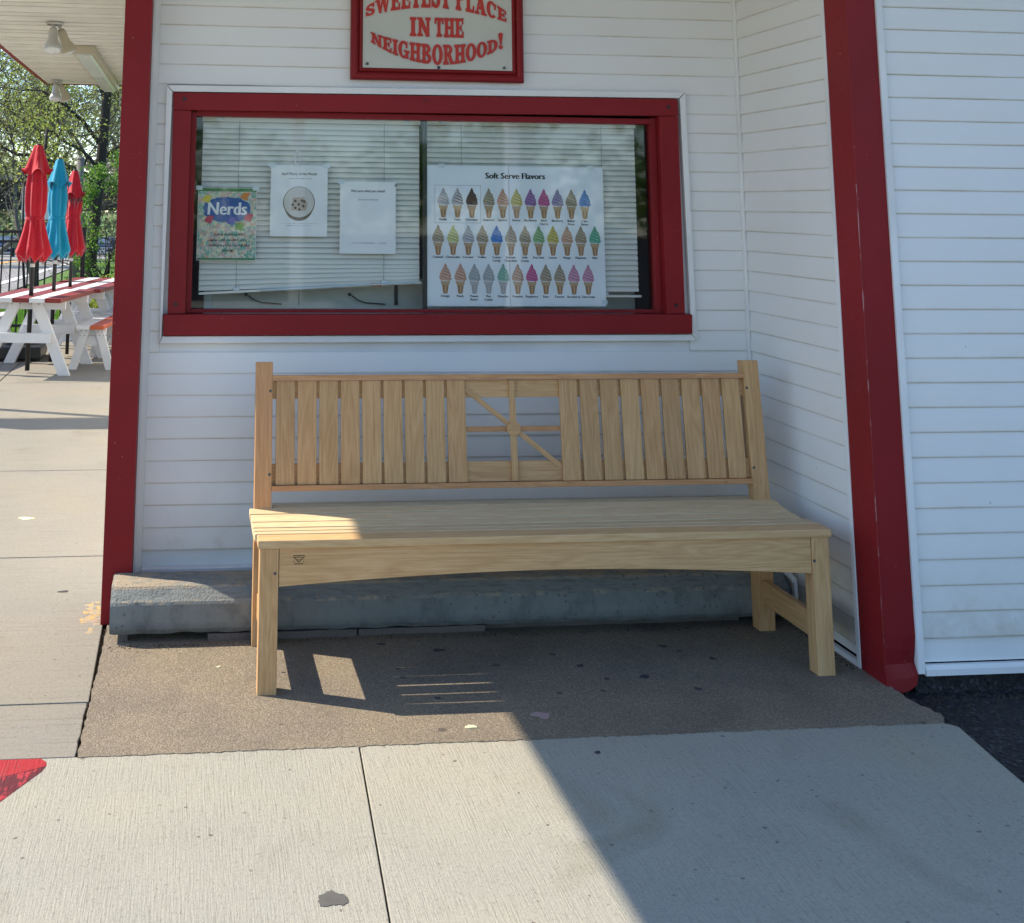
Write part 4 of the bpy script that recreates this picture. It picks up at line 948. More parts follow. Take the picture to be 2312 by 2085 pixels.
row2 = [(264, TAN, 'Caramel'), (366, PYE, 'Cheesecake'), (470, WHT, 'Coconut'), (566, TAN, 'Coffee'), (665, BLU, 'Cotton|Candy'), (763, TAN, 'German|Chocolate'), (860, TAN, 'Irish|Cream'), (955, GRN, 'Key Lime'), (1053, YEL, 'Lemon'), (1152, ORG, 'Mango'), (1248, TAN, 'Maplenut'), (1346, MNT, 'Mint')]
row3 = [(313, ORG, 'Orange'), (415, ORG, 'Peach'), (511, GRY, 'Peanut|Butter'), (608, GRY, 'Pina|Colada'), (708, MNT, 'Pistachio'), (808, PEA, 'Pumpkin'), (905, MAG, 'Raspberry'), (1002, TAN, 'Rum'), (1098, TAN, "S'mores"), (1196, PNK, 'Strawberry'), (1296, PNK, 'Tutti Frutti')]
lab = MB()
for row, zc, zl in ((row1, 812, 914), (row2, 1070, 1172), (row3, 1334, 1438)):
    for i, (a, c, txt) in enumerate(row):
        sl = (row is row1) * i * 0.9 + (row is row2) * i * 0.5 + (row is row3) * i * 0.6
        x, z = pp(a + 4, zc + sl); fade = row is row3 and i in (2, 3, 4)
        o = bpy.data.objects.new('cone_picture', CM); col.objects.link(o); o.parent = po
        o.location = Vector((x, YP - 0.0008, z)) - wpos(po)
        waf = (0.33, 0.155, 0.055); wl2 = (0.44, 0.30, 0.17)
        if fade: waf = (0.36, 0.33, 0.33); wl2 = (0.42, 0.40, 0.40)
        tw = c == 'TW'; cc = WHT if tw else c
        if fade: cc = tuple(x_ * 0.7 + 0.12 for x_ in cc)
        hi = tuple(min(0.85, x_ * 1.5 + 0.08) for x_ in cc); lo = tuple(x_ * (0.55 if not fade else 0.85) for x_ in cc)
        if tw: lo = CHO
        if c == CHO: hi = (0.16, 0.08, 0.06)
        for s_, q in enumerate((cc, hi, lo, waf, wl2)):
            o.material_slots[s_].link = 'OBJECT'; o.material_slots[s_].material = pmat(q)
        for j, w in enumerate(txt.split('|')):
            xx, zz = pp(a + 2, zl + sl + j * 23); add_text(lab, w, 0.0122, xx, zz, YP - 0.0006, 0.96, 0.0005)
lab.build('flavor_names', 'ink', po)
m = MB(); a0, b0 = pp(247, 675); a1, b1 = pp(560, 938)
for p, q in (((a0, b0), (a1, b0)), ((a1, b0), (a1, b1)), ((a1, b1), (a0, b1)), ((a0, b1), (a0, b0))):
    w = 0.0006; m.box((min(p[0], q[0]) - w, YP - 0.0007, min(p[1], q[1]) - w), (max(p[0], q[0]) + w, YP - 0.0004, max(p[1], q[1]) + w))
m.build('box_outline', 'ink_grey', po)
m = MB(); x = PX0 + 0.328; m.box((x, YP - 0.0016, PZ0), (x + 0.0012, YP - 0.0009, PZ1)); m.build('fold_line', 'ink_grey', po)

# ------------------------------------------------------------------ parking block along the wall
pb = thing('parking_block', 'long grey painted concrete parking block lying against the wall behind the bench', 'parking block', (1.7, -0.2, 0.03))
bm = bmesh.new(); prof2 = [(-0.131, 0.028), (-0.131, 0.168), (-0.262, 0.170), (-0.284, 0.166), (-0.327, 0.128), (-0.331, 0.120), (-0.330, 0.045), (-0.324, 0.030), (-0.24, 0.026)]
# refine the profile
pr = []
for a, b in zip(prof2, prof2[1:] + prof2[:1]):
    n = max(1, int(math.hypot(b[0] - a[0], b[1] - a[1]) / 0.016))
    for k_ in range(n): pr.append((a[0] + (b[0] - a[0]) * k_ / n, a[1] + (b[1] - a[1]) * k_ / n))
N = 150; rings_ = []
from mathutils import noise as mnoise
for i in range(N + 1):
    x = 0.505 + (2.865 - 0.505) * i / N; ring = []
    for y_, z_ in pr:
        p = Vector((x * 9, y_ * 30, z_ * 30)); d = mnoise.noise(p) * 0.0022
        chip = max(0.0, mnoise.noise(Vector((x * 26, y_ * 60, z_ * 60 + 7))) - 0.50) * 0.010
        rag_ = 0.0
        if z_ < 0.04: rag_ = 0.006 * mnoise.noise(Vector((x * 14, 3, 1)))
        ex_ = 0.006 if i in (0, N) else 0.0
        cy_ = -0.23; cz_ = 0.1
        yy = y_ + d + (chip if y_ < -0.25 else 0); zz = z_ + d * 0.6 - (chip * 0.6 if z_ > 0.1 else 0) + rag_
        yy += (cy_ - yy) * ex_ * 4; zz += (cz_ - zz) * ex_ * 4
        ring.append(bm.verts.new((x, yy, zz)))
    rings_.append(ring)
n = len(pr)
for i in range(N):
    for j in range(n):
        bm.faces.new((rings_[i][j], rings_[i][(j + 1) % n], rings_[i + 1][(j + 1) % n], rings_[i + 1][j]))
bm.faces.new(rings_[0]); bm.faces.new(list(reversed(rings_[-1])))
bmesh.ops.recalc_face_normals(bm, faces=bm.faces[:]); bmesh.ops.translate(bm, verts=bm.verts[:], vec=-wpos(pb))
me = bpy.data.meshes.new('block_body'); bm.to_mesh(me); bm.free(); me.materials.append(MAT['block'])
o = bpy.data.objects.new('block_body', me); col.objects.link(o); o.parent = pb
for i, (a, b, y0, seed) in enumerate([(0.83, 1.33, -0.322, 1), (1.335, 1.775, -0.312, 2), (1.78, 2.70, -0.275, 3)]):
    pts = rag([(a, y0), (b, y0 + 0.004)], 0.004, 0.05, seed) + [(b + 0.004, y0 + 0.09), (a - 0.003, y0 + 0.09)]
    MB().prism(pts, 2, 0.0, 0.024 - 0.002 * i).build('shim_strip', 'shim', pb, 0.003)
MB().box((0.535, -0.30, 0.0), (0.565, -0.26, 0.026)).build('shim_strip', 'shim', pb, 0.003)
MB().box((0.5655, -0.1305, -0.02), (2.87, -0.002, 0.128)).build('wall_footing', 'ledge', bld)

# ------------------------------------------------------------------ THE BENCH
bn = thing('park_bench', 'teak coloured slatted wooden bench with a cross bar panel in its backrest', 'bench', (1.87, -0.56, 0))
UP = (0, 0, 1); XX = (1, 0, 0); FR = (0, -1, 0)
def bb(name, a, b, axis, mat='wood', bevel=0.003, label=None):
    a, b = Vector(a), Vector(b); c = (a + b) / 2; d = b - a
    if axis == 0: o = board(name, bn, c, XX, FR, d.x, d.z, d.y, mat, bevel)
    elif axis == 2: o = board(name, bn, c, UP, FR, d.z, d.x, d.y, mat, bevel)
    else: o = board(name, bn, c, (0, 1, 0), XX, d.y, d.z, d.x, mat, bevel)
    if label: o['label'] = label
    return o
def bolt(parent, x, y, z, r_=0.0052):
    m = MB(); m.tube([(x, y - 0.0008, z), (x, y + 0.004, z)], r_, 12); return m.build('bolt_hole', 'screw', parent)
for x0 in (0.9685, 2.7185):
    l = bb('front_leg', (x0, -0.795, 0.0), (x0 + 0.0575, -0.738, 0.4105), 2)
    mm = MB(); xb = x0 + (0.047 if x0 < 1.5 else 0.006)
    mb_ = MB(); mb_.tube([(xb, -0.7958, 0.340), (xb, -0.792, 0.340)], 0.0048, 12); q = mb_.build('bolt_hole', 'screw', bn)
    bb('rear_leg', (x0 + 0.003, -0.388, 0.0), (x0 + 0.0605, -0.331, 0.4105), 2)
# backrest posts, leaning back a little
k_ = -0.11
def bk(z): return -0.383 - 0.11 * (0.504 - z) * -1 if False else -0.3835 + (z - 0.504) * 0.111
ax = Vector((0, 0.111, 1)).normalized(); nrm = Vector((0, -1, 0.111)).normalized()
def onback(x, z, out=0.0): return Vector((x, bk(z), z)) + nrm * out
for x0 in (0.9700, 2.7185):
    c = onback(x0 + 0.02875, 0.6635, -0.016); o = board('back_post', bn, c, ax, nrm, 0.472, 0.0575, 0.048, 'wood_red' if x0 < 1.5 else 'wood', 0.003)
    for z in (0.804, 0.538):
        p = onback(x0 + (0.050 if x0 < 1.5 else 0.007), z, 0.0078); m = MB(); m.tube([p + nrm * 0.0012, p - nrm * 0.004], 0.0050, 12); m.build('bolt_hole', 'screw', bn)
# rails
def back_rail(name, z0, z1, o0, o1, mat='wood', xa=1.0275, xb=2.7185):
    c = onback((xa + xb) / 2, (z0 + z1) / 2, (o0 + o1) / 2); return board(name, bn, c, XX, nrm, xb - xa, (z1 - z0) / ax.z, o1 - o0, mat, 0.002)
back_rail('back_rail', 0.777, 0.836, -0.026, -0.012, 'wood')
back_rail('back_rail', 0.504, 0.569, -0.026, -0.012, 'wood')
back_rail('cap_rail', 0.8375, 0.8545, -0.028, 0.010, 'wood_red')
back_rail('cap_rail', 0.4850, 0.5025, -0.028, 0.010, 'wood_red')
def slat(x0, i):
    c = onback(x0 + 0.0322, 0.670, -0.0055); L = (0.8365 - 0.5035) / ax.z
    board('back_slat', bn, c, ax, nrm, L, 0.0645, 0.011, 'wood', 0.002)
for i in range(9): slat(1.0405 + i * 0.07437, i)
for i in range(9): slat(2.0375 + i * 0.07495, i)
# decorative panel
c = onback(1.8680, 0.670, -0.006); board('upright_bar', bn, c, ax, nrm, 0.331, 0.0215, 0.011, 'wood', 0.0015)
back_rail('cross_bar', 0.6645, 0.6815, -0.022, -0.012, 'wood_red', 1.701, 2.038)
a = onback(1.7000, 0.8075, -0.0105); b = onback(2.0370, 0.5465, -0.0105); d = (b - a)
board('diagonal_bar', bn, (a + b) / 2, d, nrm, d.length, 0.0165, 0.0085, 'wood', 0.0012)
m = MB(); p = onback(1.8690, 0.674); m.tube([p - nrm * 0.004, p + nrm * 0.002, p + nrm * 0.0035], [0.0242, 0.0242, 0.0225], 28); m.build('round_boss', 'wood', bn)
# seat: seven slats over a scooped profile
edges = [(-0.800, 0.4335), (-0.7225, 0.4335), (-0.6555, 0.4265), (-0.5875, 0.4195), (-0.517, 0.4200), (-0.4415, 0.4260), (-0.395, 0.4340)]
GAPS = [0.0044, 0.0058, 0.0045, 0.0058, 0.0043, 0.0050, 0.0044]
for i, ((y0, z0), (y1, z1)) in enumerate(zip(edges[:-1], edges[1:])):
    a = Vector((0, y0 + (GAPS[i] if i else 0), z0)); b = Vector((0, y1 - (GAPS[i + 1] if i < 5 else 0), z1)); d = b - a
    nn = Vector((0, -d.z, d.y)).normalized()
    L = 1.822; xs = 1.8735
    T = 0.022
    c = (a + b) / 2 - nn * T / 2; c.x = xs
    if i == 0: board('seat_slat', bn, c, XX, nn, L, d.length, 0.0235, 'wood_gold', 0.003)
    else: board('seat_slat', bn, c, XX, nn, L + (0.012 if i < 5 else 0.016), d.length, T, 'wood_pale', 0.0028)
bb('seat_slat', (1.0335, -0.3935, 0.411), (2.7160, -0.335, 0.4335), 0, 'wood_pale', 0.0025)
# aprons and stretchers
xa, xb = 1.0275, 2.7170; sh = []
n = 28
for i in range(n + 1):
    t_ = i / n; x = -(xb - xa) / 2 + (xb - xa) * t_
    zc = -0.0545 + 0.030 * (1 - abs(2 * t_ - 1) ** 1.8); sh.append((x, zc))
sh = [(x, z) for x, z in sh] + [((xb - xa) / 2, 0.0545), (-(xb - xa) / 2, 0.0545)]
ap_ = board('front_apron', bn, ((xa + xb) / 2, -0.780, 0.3555), XX, FR, xb - xa, 0.109, 0.022, 'wood', 0.0015, shape=sh)
bb('rear_apron', (xa + 0.004, -0.372, 0.32), (xb, -0.350, 0.4095), 0)
for x0 in (0.9855, 2.7360):
    bb('side_apron', (x0, -0.7375, 0.315), (x0 + 0.024, -0.3885, 0.4095), 1)
    bb('side_stretcher', (x0, -0.7375, 0.092), (x0 + 0.024, -0.3885, 0.168), 1)
for y0, y1 in ((-0.735, -0.39),): bb('seat_support', (1.855, y0, 0.345), (1.885, y1, 0.405), 1)
# burnt maker's mark on the apron
m = MB(); yy = -0.7915; cx_, cz_ = 1.087, 0.3775
m.poly([(cx_ - 0.019, yy, cz_ + 0.008), (cx_ - 0.016, yy, cz_ + 0.008), (cx_, yy, cz_ - 0.006), (cx_ + 0.016, yy, cz_ + 0.008), (cx_ + 0.019, yy, cz_ + 0.008), (cx_, yy, cz_ - 0.009)])
m.poly([(cx_ - 0.017, yy - 2e-5, cz_ + 0.0105), (cx_ + 0.017, yy - 2e-5, cz_ + 0.0105), (cx_ + 0.018, yy - 2e-5, cz_ + 0.0125), (cx_ - 0.018, yy - 2e-5, cz_ + 0.0125)])
m.poly([(cx_ - 0.014, yy, cz_ - 0.0135), (cx_ + 0.014, yy, cz_ - 0.0135), (cx_ + 0.014, yy, cz_ - 0.0115), (cx_ - 0.014, yy, cz_ - 0.0115)])
squiggle(m, cx_ - 0.013, cx_ + 0.012, cz_ + 0.0045, 0.004, yy - 4e-5, 4, 0.95)
squiggle(m, cx_ - 0.006, cx_ + 0.005, cz_ - 0.001, 0.003, yy - 6e-5, 5, 0.95)
for dx in (-0.015, 0.015): m.disc((cx_ + dx, yy - 2e-5, cz_ - 0.006), 0.0016, n=8)
MAT['burn'] = painted('burnt_mark', (0.035, 0.018, 0.008), 0.8, 0.2); o = m.build('burnt_mark', 'burn', bn); o['label'] = "dark burnt maker's emblem"

# ------------------------------------------------------------------ PATIO FURNITURE
def picnic_table(loc, ang, label, length=1.55):
    t = thing('picnic_table', label, 'picnic table', (0, 0, 0), 'white and red picnic tables on the patio')
    cols_ = ['red_wood', 'white_wood', 'red_wood', 'white_wood', 'red_wood']
    w = 0.132; zt = 0.64
    for i in range(5):
        x = (i - 2) * (w + 0.006)
        MB().box((x - w / 2, 0, zt - 0.036), (x + w / 2, length, zt)).build('table_plank', cols_[i], t, 0.003)
    for y in (0.17, length - 0.22):
        for s in (-1, 1):
            m = MB(); top = Vector((s * 0.085, y, zt - 0.036)); bot = Vector((s * 0.355, y, 0.0))
            m.prism([(top.x - 0.05, zt - 0.037), (top.x + 0.05, zt - 0.037), (bot.x + 0.05, 0.0), (bot.x - 0.05, 0.0)], 1, y - 0.019, y + 0.019); l = m.build('leg', 'white_wood', t, 0.002)
        MB().box((-0.33, y + 0.02, zt - 0.105), (0.33, y + 0.055, zt - 0.0375)).build('cleat', 'white_wood', t, 0.002)
        MB().box((-0.235, y - 0.055, 0.265), (0.235, y - 0.0195, 0.345)).build('cross_brace', 'white_wood', t, 0.002)
        for s in (-1, 1):
            for q in (0.05, 0.115): MB().tube([(s * q, y - 0.022, zt - 0.058), (s * q, y - 0.018, zt - 0.058)], 0.005, 6).build('bolt', 'screw', t)
    t.location = loc; t.rotation_euler = (0, 0, ang)
    return t
def patio_bench(loc, ang, label, length=1.5, cols_=('white_wood', 'red_wood')):
    t = thing('patio_bench', label, 'bench', (0, 0, 0), 'small splay legged benches on the patio')
    w = 0.118; zt = 0.385
    for i, c in enumerate(cols_):
        x = (i - (len(cols_) - 1) / 2) * (w + 0.005); MB().box((x - w / 2, 0, zt - 0.034), (x + w / 2, length, zt)).build('seat_plank', c, t, 0.003)
    for y in (0.13, length - 0.16):
        for s in (-1, 1):
            MB().prism([(s * 0.055 - 0.036, zt - 0.035), (s * 0.055 + 0.036, zt - 0.035), (s * 0.165 + 0.036, 0.0), (s * 0.165 - 0.036, 0.0)], 1, y - 0.018, y + 0.018).build('leg', 'white_wood', t, 0.002)
            for dz in (0.055, 0.095):
                for q in (-0.018, 0.02): xx = s * (0.055 + 0.11 * dz / 0.35) + q; MB().tube([(xx, y - 0.021, zt - dz), (xx, y - 0.017, zt - dz)], 0.0045, 6).build('bolt', 'screw', t)
        MB().box((-0.115, y + 0.0185, 0.20), (0.115, y + 0.05, 0.285)).build('cross_brace', 'white_wood', t, 0.002)
        MB().box((-0.115, y + 0.0185, zt - 0.09), (0.115, y + 0.05, zt - 0.0355)).build('cleat', 'white_wood', t, 0.002)
    t.location = loc; t.rotation_euler = (0, 0, ang)
    return t
ANG = -0.165
picnic_table((-0.67, 6.02, 0), ANG, 'nearest picnic table with a black umbrella base under it', 1.15)
picnic_table((-0.43, 7.20, 0), ANG, 'second picnic table behind the nearest one', 1.10)
picnic_table((-0.28, 8.12, 0), ANG, 'farthest picnic table beside the green bush', 0.8)
patio_bench((-0.115, 6.36, 0), -0.12, 'white and orange bench nearest the red post', 1.15, ('white_wood', 'orange_wood'))
patio_bench((0.03, 7.62, 0), -0.12, 'bench behind the nearest patio bench by the post', 0.9, ('white_wood', 'orange_wood'))
patio_bench((-1.25, 6.55, 0), ANG, 'red and white bench on the far side of the nearest table', 1.2, ('red_wood', 'white_wood'))

def umbrella(x, y, zt, mat, label, seed, base=False, s=1.0):
    t = thing('patio_umbrella', label, 'umbrella', (x, y, 0), 'closed umbrellas standing through the picnic tables')
    MB().tube([(x, y, 0.02), (x, y, zt - 0.02)], 0.021 * s, 12).build('pole', 'plastic_black', t, smooth=True)
    rnd = random.Random(seed); nf = 8; ph = rnd.uniform(0, 6)
    def fold(amp): return lambda k, a: 1 + amp * math.cos(nf * a + ph + k * 0.25) + amp * 0.5 * math.cos(3 * a + ph * 2 + k * 0.5)
    zl = 0.955
    H = zt - zl
    prof = [(0.060, zl + 0.06), (0.125, zl - 0.01), (0.147, zl + 0.025), (0.128, zl + 0.11), (0.098, zl + 0.22), (0.082, zl + 0.325), (0.080, zl + 0.35), (0.088, zl + 0.40), (0.093, zl + 0.50), (0.092, zl + H * 0.62), (0.080, zl + H * 0.72), (0.062, zl + H * 0.80), (0.045, zl + H * 0.90), (0.03, zl + H - 0.03)]
    n = 64; m = MB(); i0 = len(m.v)
    for k, (r_, z) in enumerate(prof):
        amp = 0.16 if k < 5 else (0.06 if k in (5, 6) else 0.12)
        for j in range(n):
            a = 2 * math.pi * j / n; q = 1 + amp * math.cos(nf * a + ph + k * 0.12) + amp * 0.45 * math.cos(5 * a + ph * 2)
            dz = 0.030 * math.cos(nf * a + ph) if k in (1, 2) else 0
            m.v.append((x + r_ * s * q * math.cos(a), y + r_ * s * q * math.sin(a), z + dz))
    for k in range(len(prof) - 1):
        for j in range(n):
            l = (j + 1) % n; m.f.append((k * n + j, k * n + l, (k + 1) * n + l, (k + 1) * n + j))
    m.build('canopy_cloth', mat, t, smooth=True)
    m = MB(); pt = [(0.128, zt - 0.235), (0.100, zt - 0.20), (0.070, zt - 0.11), (0.042, zt - 0.015), (0.030, zt)]
    for k, (r_, z) in enumerate(pt):
        for j in range(n):
            a = 2 * math.pi * j / n; q = 1 + (0.20 - 0.04 * k) * math.cos(5 * a + ph)
            dz = 0.028 * math.cos(5 * a + ph) if k == 0 else 0
            m.v.append((x + r_ * s * q * math.cos(a), y + r_ * s * q * math.sin(a), z + dz))
    for k in range(len(pt) - 1):
        for j in range(n):
            l = (j + 1) % n; m.f.append((k * n + j, k * n + l, (k + 1) * n + l, (k + 1) * n + j))
    m.build('vent_cap', mat, t, smooth=True)
    m = MB(); m.lathe((x, y, 0), [(0.086 * s, zl + 0.325), (0.088 * s, zl + 0.337), (0.086 * s, zl + 0.35)], 40); m.build('tie_strap', mat, t, smooth=True)
    MB().box((x + 0.01, y - 0.096 * s, zl + 0.14), (x + 0.026, y - 0.089 * s, zl + 0.34)).build('strap_end', mat, t)
    MB().lathe((x, y, zt), [(0.03 * s, -0.002), (0.028 * s, 0.006), (0.012, 0.014), (0.001, 0.016)], 12).build('finial', 'plastic_black', t, smooth=True)
    m = MB(); m.tube([(x - 0.004, y - 0.02, zl + 0.03), (x - 0.015, y - 0.075, zl + 0.045), (x - 0.045, y - 0.09, zl + 0.04)], [0.014, 0.012, 0.010], 8); m.build('crank', 'plastic_black', t)
    MB().tube([(x, y, zl - 0.075), (x, y, zl - 0.045)], 0.0225 * s, 12).build('collar', 'cream_p', t)
    return t
umbrella(-0.62, 6.302, 1.925, 'umb_red', 'tall closed red umbrella nearest the left edge', 1, s=0.95)
umbrella(-0.495, 6.906, 1.825, 'umb_blue', 'closed turquoise umbrella between two red ones', 5, s=0.86)
umbrella(-0.402, 7.452, 1.735, 'umb_red', 'smallest closed red umbrella, right of the turquoise one', 9, s=0.80)
ub = thing('umbrella_base', 'black weighted umbrella base under the nearest picnic table', 'umbrella base', (-0.86, 7.3, 0))
m = MB(); m.box((-1.06, 7.05, 0.012), (-0.60, 7.60, 0.13)); m.build('base_body', 'plastic_black', ub, 0.02)
m = MB(); m.lathe((-0.80, 7.32, 0.13), [(0.17, 0.0), (0.12, 0.035), (0.05, 0.05), (0.035, 0.16), (0.0, 0.16)], 20); m.build('base_socket', 'plastic_black', ub)

# fence
fe = thing('patio_fence', 'black metal picket fence round the patio', 'fence', (-1.5, 9.2, 0))
FY = 9.2
def fx(px): return 0  # unused
for z0, z1 in ((1.095, 1.125), (0.995, 1.02), (0.10, 0.13)): MB().box((-6.3, FY - 0.014, z0), (-0.462, FY + 0.014, z1)).build('rail', 'black', fe)
x = -0.565
while x > -3.2:
    MB().box((x - 0.008, FY - 0.008, 0.02), (x + 0.008, FY + 0.008, 1.13)).build('picket', 'black', fe); x -= 0.0925
for x in (-0.44, -2.3, -4.2, -6.3): MB().box((x - 0.024, FY - 0.024, 0.0), (x + 0.024, FY + 0.024, 1.165)).build('fence_post', 'black', fe, 0.003)

# unseen board added outside the left edge of the view: it throws the long shadow band over the patio
mbd = thing('shadow_board', 'unseen white board on two posts, added to cast the patio shadow', 'shadow board', (-1.4, 4.45, 0))
MB().box((-2.2, 4.44, 1.05), (-0.72, 4.47, 2.02)).build('board', 'white_wood', mbd, 0.004)
for x in (-2.15, -0.78): MB().box((x - 0.03, 4.475, 0), (x + 0.03, 4.535, 2.05)).build('post', 'white_wood', mbd, 0.003)

# ------------------------------------------------------------------ planting, trees
def leaf_cloud(m, centers, n, size, seed, flat_=0.0):
    rnd = random.Random(seed)
    for _ in range(n):
        c, r_ = rnd.choice(centers)
        d = Vector((rnd.gauss(0, 1), rnd.gauss(0, 1), rnd.gauss(0, 1))); d = d.normalized() * r_ * (rnd.random() ** 0.45)
        p = Vector(c) + d; s = size * rnd.uniform(0.6, 1.35)
        a = Vector((rnd.gauss(0, 1), rnd.gauss(0, 1), rnd.gauss(0, 0.7))).normalized(); b = a.cross(Vector((rnd.gauss(0, 1), rnd.gauss(0, 1), rnd.gauss(0, 1)))).normalized()
        i = len(m.v); m.v += [tuple(p - a * s), tuple(p + b * s * 0.5), tuple(p + a * s), tuple(p - b * s * 0.5)]; m.f.append((i, i + 1, i + 2, i + 3))
def grow(m, p, d, L, r_, depth, rnd, tips, gnarl=0.35, up=0.15, kids=3, minr=0.004):
    pts = [p.copy()]; rad = [r_]; seg = 4
    for k in range(seg):
        d = (d + Vector((rnd.gauss(0, gnarl), rnd.gauss(0, gnarl), rnd.gauss(0, gnarl) + up)) * 0.45).normalized()
        p = p + d * L / seg; pts.append(p.copy()); rad.append(max(minr, r_ * (1 - 0.5 * (k + 1) / seg)))
        if depth > 0 and k >= 1 and rnd.random() < 0.75:
            dd = (d + Vector((rnd.gauss(0, 0.8), rnd.gauss(0, 0.8), rnd.gauss(0, 0.55)))).normalized()
            grow(m, p.copy(), dd, L * rnd.uniform(0.5, 0.75), rad[-1] * 0.6, depth - 1, rnd, tips, gnarl, up, kids, minr)
    m.tube(pts, rad, 6 if depth > 1 else 4, cap=False)
    if depth > 0:
        for _ in range(kids):
            dd = (d + Vector((rnd.gauss(0, 0.6), rnd.gauss(0, 0.6), rnd.gauss(0, 0.45)))).normalized()
            grow(m, p.copy(), dd, L * rnd.uniform(0.6, 0.8), rad[-1] * 0.8, depth - 1, rnd, tips, gnarl, up, kids, minr)
    else: tips.append(p.copy())
    if depth <= 1: tips.append(pts[2])
def tree(name, label, x, y, L, r_, depth, seed, leafmat, nl, ls, lr, bark='bark', lean=(0, 0, 1), group=None, kids=3, z=None, gnarl=0.35, minr=0.004):
    rnd = random.Random(seed); base = Vector((x, y, (SL(y) if z is None else z) - 0.15)); t = thing(name, label, 'tree', tuple(base), group)
    m = MB(); tips = []
    grow(m, base.copy(), Vector(lean).normalized(), L, r_, depth, rnd, tips, gnarl, 0.12, kids, minr)
    m.build('trunk', bark, t, smooth=True)
    if nl:
        m = MB(); leaf_cloud(m, [(c, lr) for c in tips], nl, ls, seed + 1); build_raw(m, 'crown', leafmat, t)
    return t
def build_raw(m, name, mat, parent, kind=None):
    me = bpy.data.meshes.new(name); off = wpos(parent) if parent else Vector((0, 0, 0))
    me.from_pydata([(a - off.x, b - off.y, c - off.z) for a, b, c in m.v], [], m.f); me.materials.append(MAT[mat])
    o = bpy.data.objects.new(name, me); col.objects.link(o)
    if parent: o.parent = parent
    if kind: o['kind'] = kind
    return o
# big dark tree whose trunk shows beside the red post
bt = thing('shade_tree', 'big dark trunked tree with long low limbs beside the red post', 'tree', (-0.72, 14.5, SL(14.5) - 0.15))
TD = 0.70
m = MB(); rnd = random.Random(21); tips = []
trunk = [(-1.50, 14.5, -0.4), (-1.46, 14.5, 0.9), (-1.40, 14.5, 1.7), (-1.36, 14.55, 2.5), (-1.33, 14.6, 3.4), (-1.30, 14.7, 4.6), (-1.2, 14.8, 6.2)]
trunk = [(a + TD, b, c) for a, b, c in trunk]
m.tube(trunk, [0.10, 0.09, 0.085, 0.08, 0.07, 0.06, 0.04], 10)
limbs = [((-1.42, 14.5, 1.75), [(-0.9, 0, .55), (-1, 0, .18), (-1, .1, .22), (-1, .1, .35)], 0.085), ((-1.38, 14.5, 1.85), [(-.55, -.1, .75), (-.7, 0, .35), (-.9, 0, .25)], 0.05), ((-1.36, 14.5, 2.25), [(-.8, .1, .7), (-.9, 0, .5), (-1, 0, .3), (-1, 0, .2)], 0.06), ((-1.33, 14.6, 2.9), [(-.7, 0, .8), (-.9, .2, .6), (-.9, 0, .4)], 0.06), ((-1.36, 14.55, 2.1), [(.7, .2, .6), (.7, 0, .5)], 0.05), ((-1.30, 14.7, 3.8), [(-.6, .3, .8), (-.8, 0, .4), (-.8, 0, .3)], 0.05), ((-1.4, 14.5, 1.5), [(-.6, -.2, .3), (-.8, .1, -.1), (-.8, .1, .1)], 0.035)]
for st, ds, r_ in limbs:
    p = Vector(st) + Vector((TD, 0, 0)); pts = [p.copy()]; rad = [r_ * 0.7]; r_ *= 0.7
    for k, d in enumerate(ds):
        for h_ in range(2):
            p = p + (Vector(d).normalized() + Vector((rnd.gauss(0, .16), rnd.gauss(0, .16), rnd.gauss(0, .16)))) * 0.24; pts.append(p.copy()); rad.append(r_ * (1 - 0.10 * len(pts)))
            if rnd.random() < 0.85: grow(m, p.copy(), Vector((rnd.gauss(-.3, .6), rnd.gauss(0, .4), rnd.gauss(0.3, .5))).normalized(), rnd.uniform(.35, .65), rad[-1] * .5, 2, rnd, tips, 0.4, 0.1, 2, 0.004)
    m.tube(pts, [max(0.01, q) for q in rad], 7); tips.append(p)
m.build('trunk', 'bark', bt, smooth=True)
m = MB(); leaf_cloud(m, [(c, 0.26) for c in tips], 7000, 0.017, 5); build_raw(m, 'crown', 'leaf_spring', bt)

tree('budding_tree', 'spindly budding tree with bare tangled branches at the far left', -3.55, 19.5, 2.0, 0.07, 4, 31, 'leaf_spring', 2200, 0.022, 0.25, 'bark', (0.10, 0, 1), 'budding trees beyond the patio')
tree('budding_tree', 'budding tree in the middle, behind the umbrella tops', -2.35, 21.0, 2.2, 0.08, 4, 37, 'leaf_spring', 4200, 0.022, 0.28, 'bark_grey', (-0.1, 0, 1), 'budding trees beyond the patio')
tree('budding_tree', 'budding tree with a slanting trunk behind the red umbrella', -4.6, 26.0, 3.0, 0.09, 4, 43, 'leaf_grey', 3000, 0.028, 0.4, 'bark_grey', (0.55, 0, 1), 'budding trees beyond the patio')
tree('budding_tree', 'leaning budding tree reaching over the road', -1.2, 24.0, 2.7, 0.10, 4, 47, 'leaf_spring', 6500, 0.026, 0.40, 'bark', (-0.35, 0, 1), 'budding trees beyond the patio')
WL = ['pale tree in the wood beyond the road, standing beside the kerb line', 'pale grey green tree in the wood right behind the middle umbrella', 'leftmost pale tree in the wood beyond the road', 'nearest tree of the wood, at the right by the dark trunk', 'tall pale tree deep in the wood between the others']
for i, (x, y, s, sd) in enumerate([(-9.5, 52, 1.9, 51), (-4.5, 56, 1.9, 52), (-13, 60, 2.2, 53), (-1.5, 50, 1.9, 54), (-7.5, 66, 2.4, 55)]):
    tree('wood_tree', WL[i], x, y, 2.6 * s, 0.13 * s, 3, sd, 'leaf_grey' if i % 2 else 'leaf_spring', 5200, 0.11, 1.15, 'bark_grey', (0, 0, 1), 'trees in the wood beyond the road', minr=0.015)
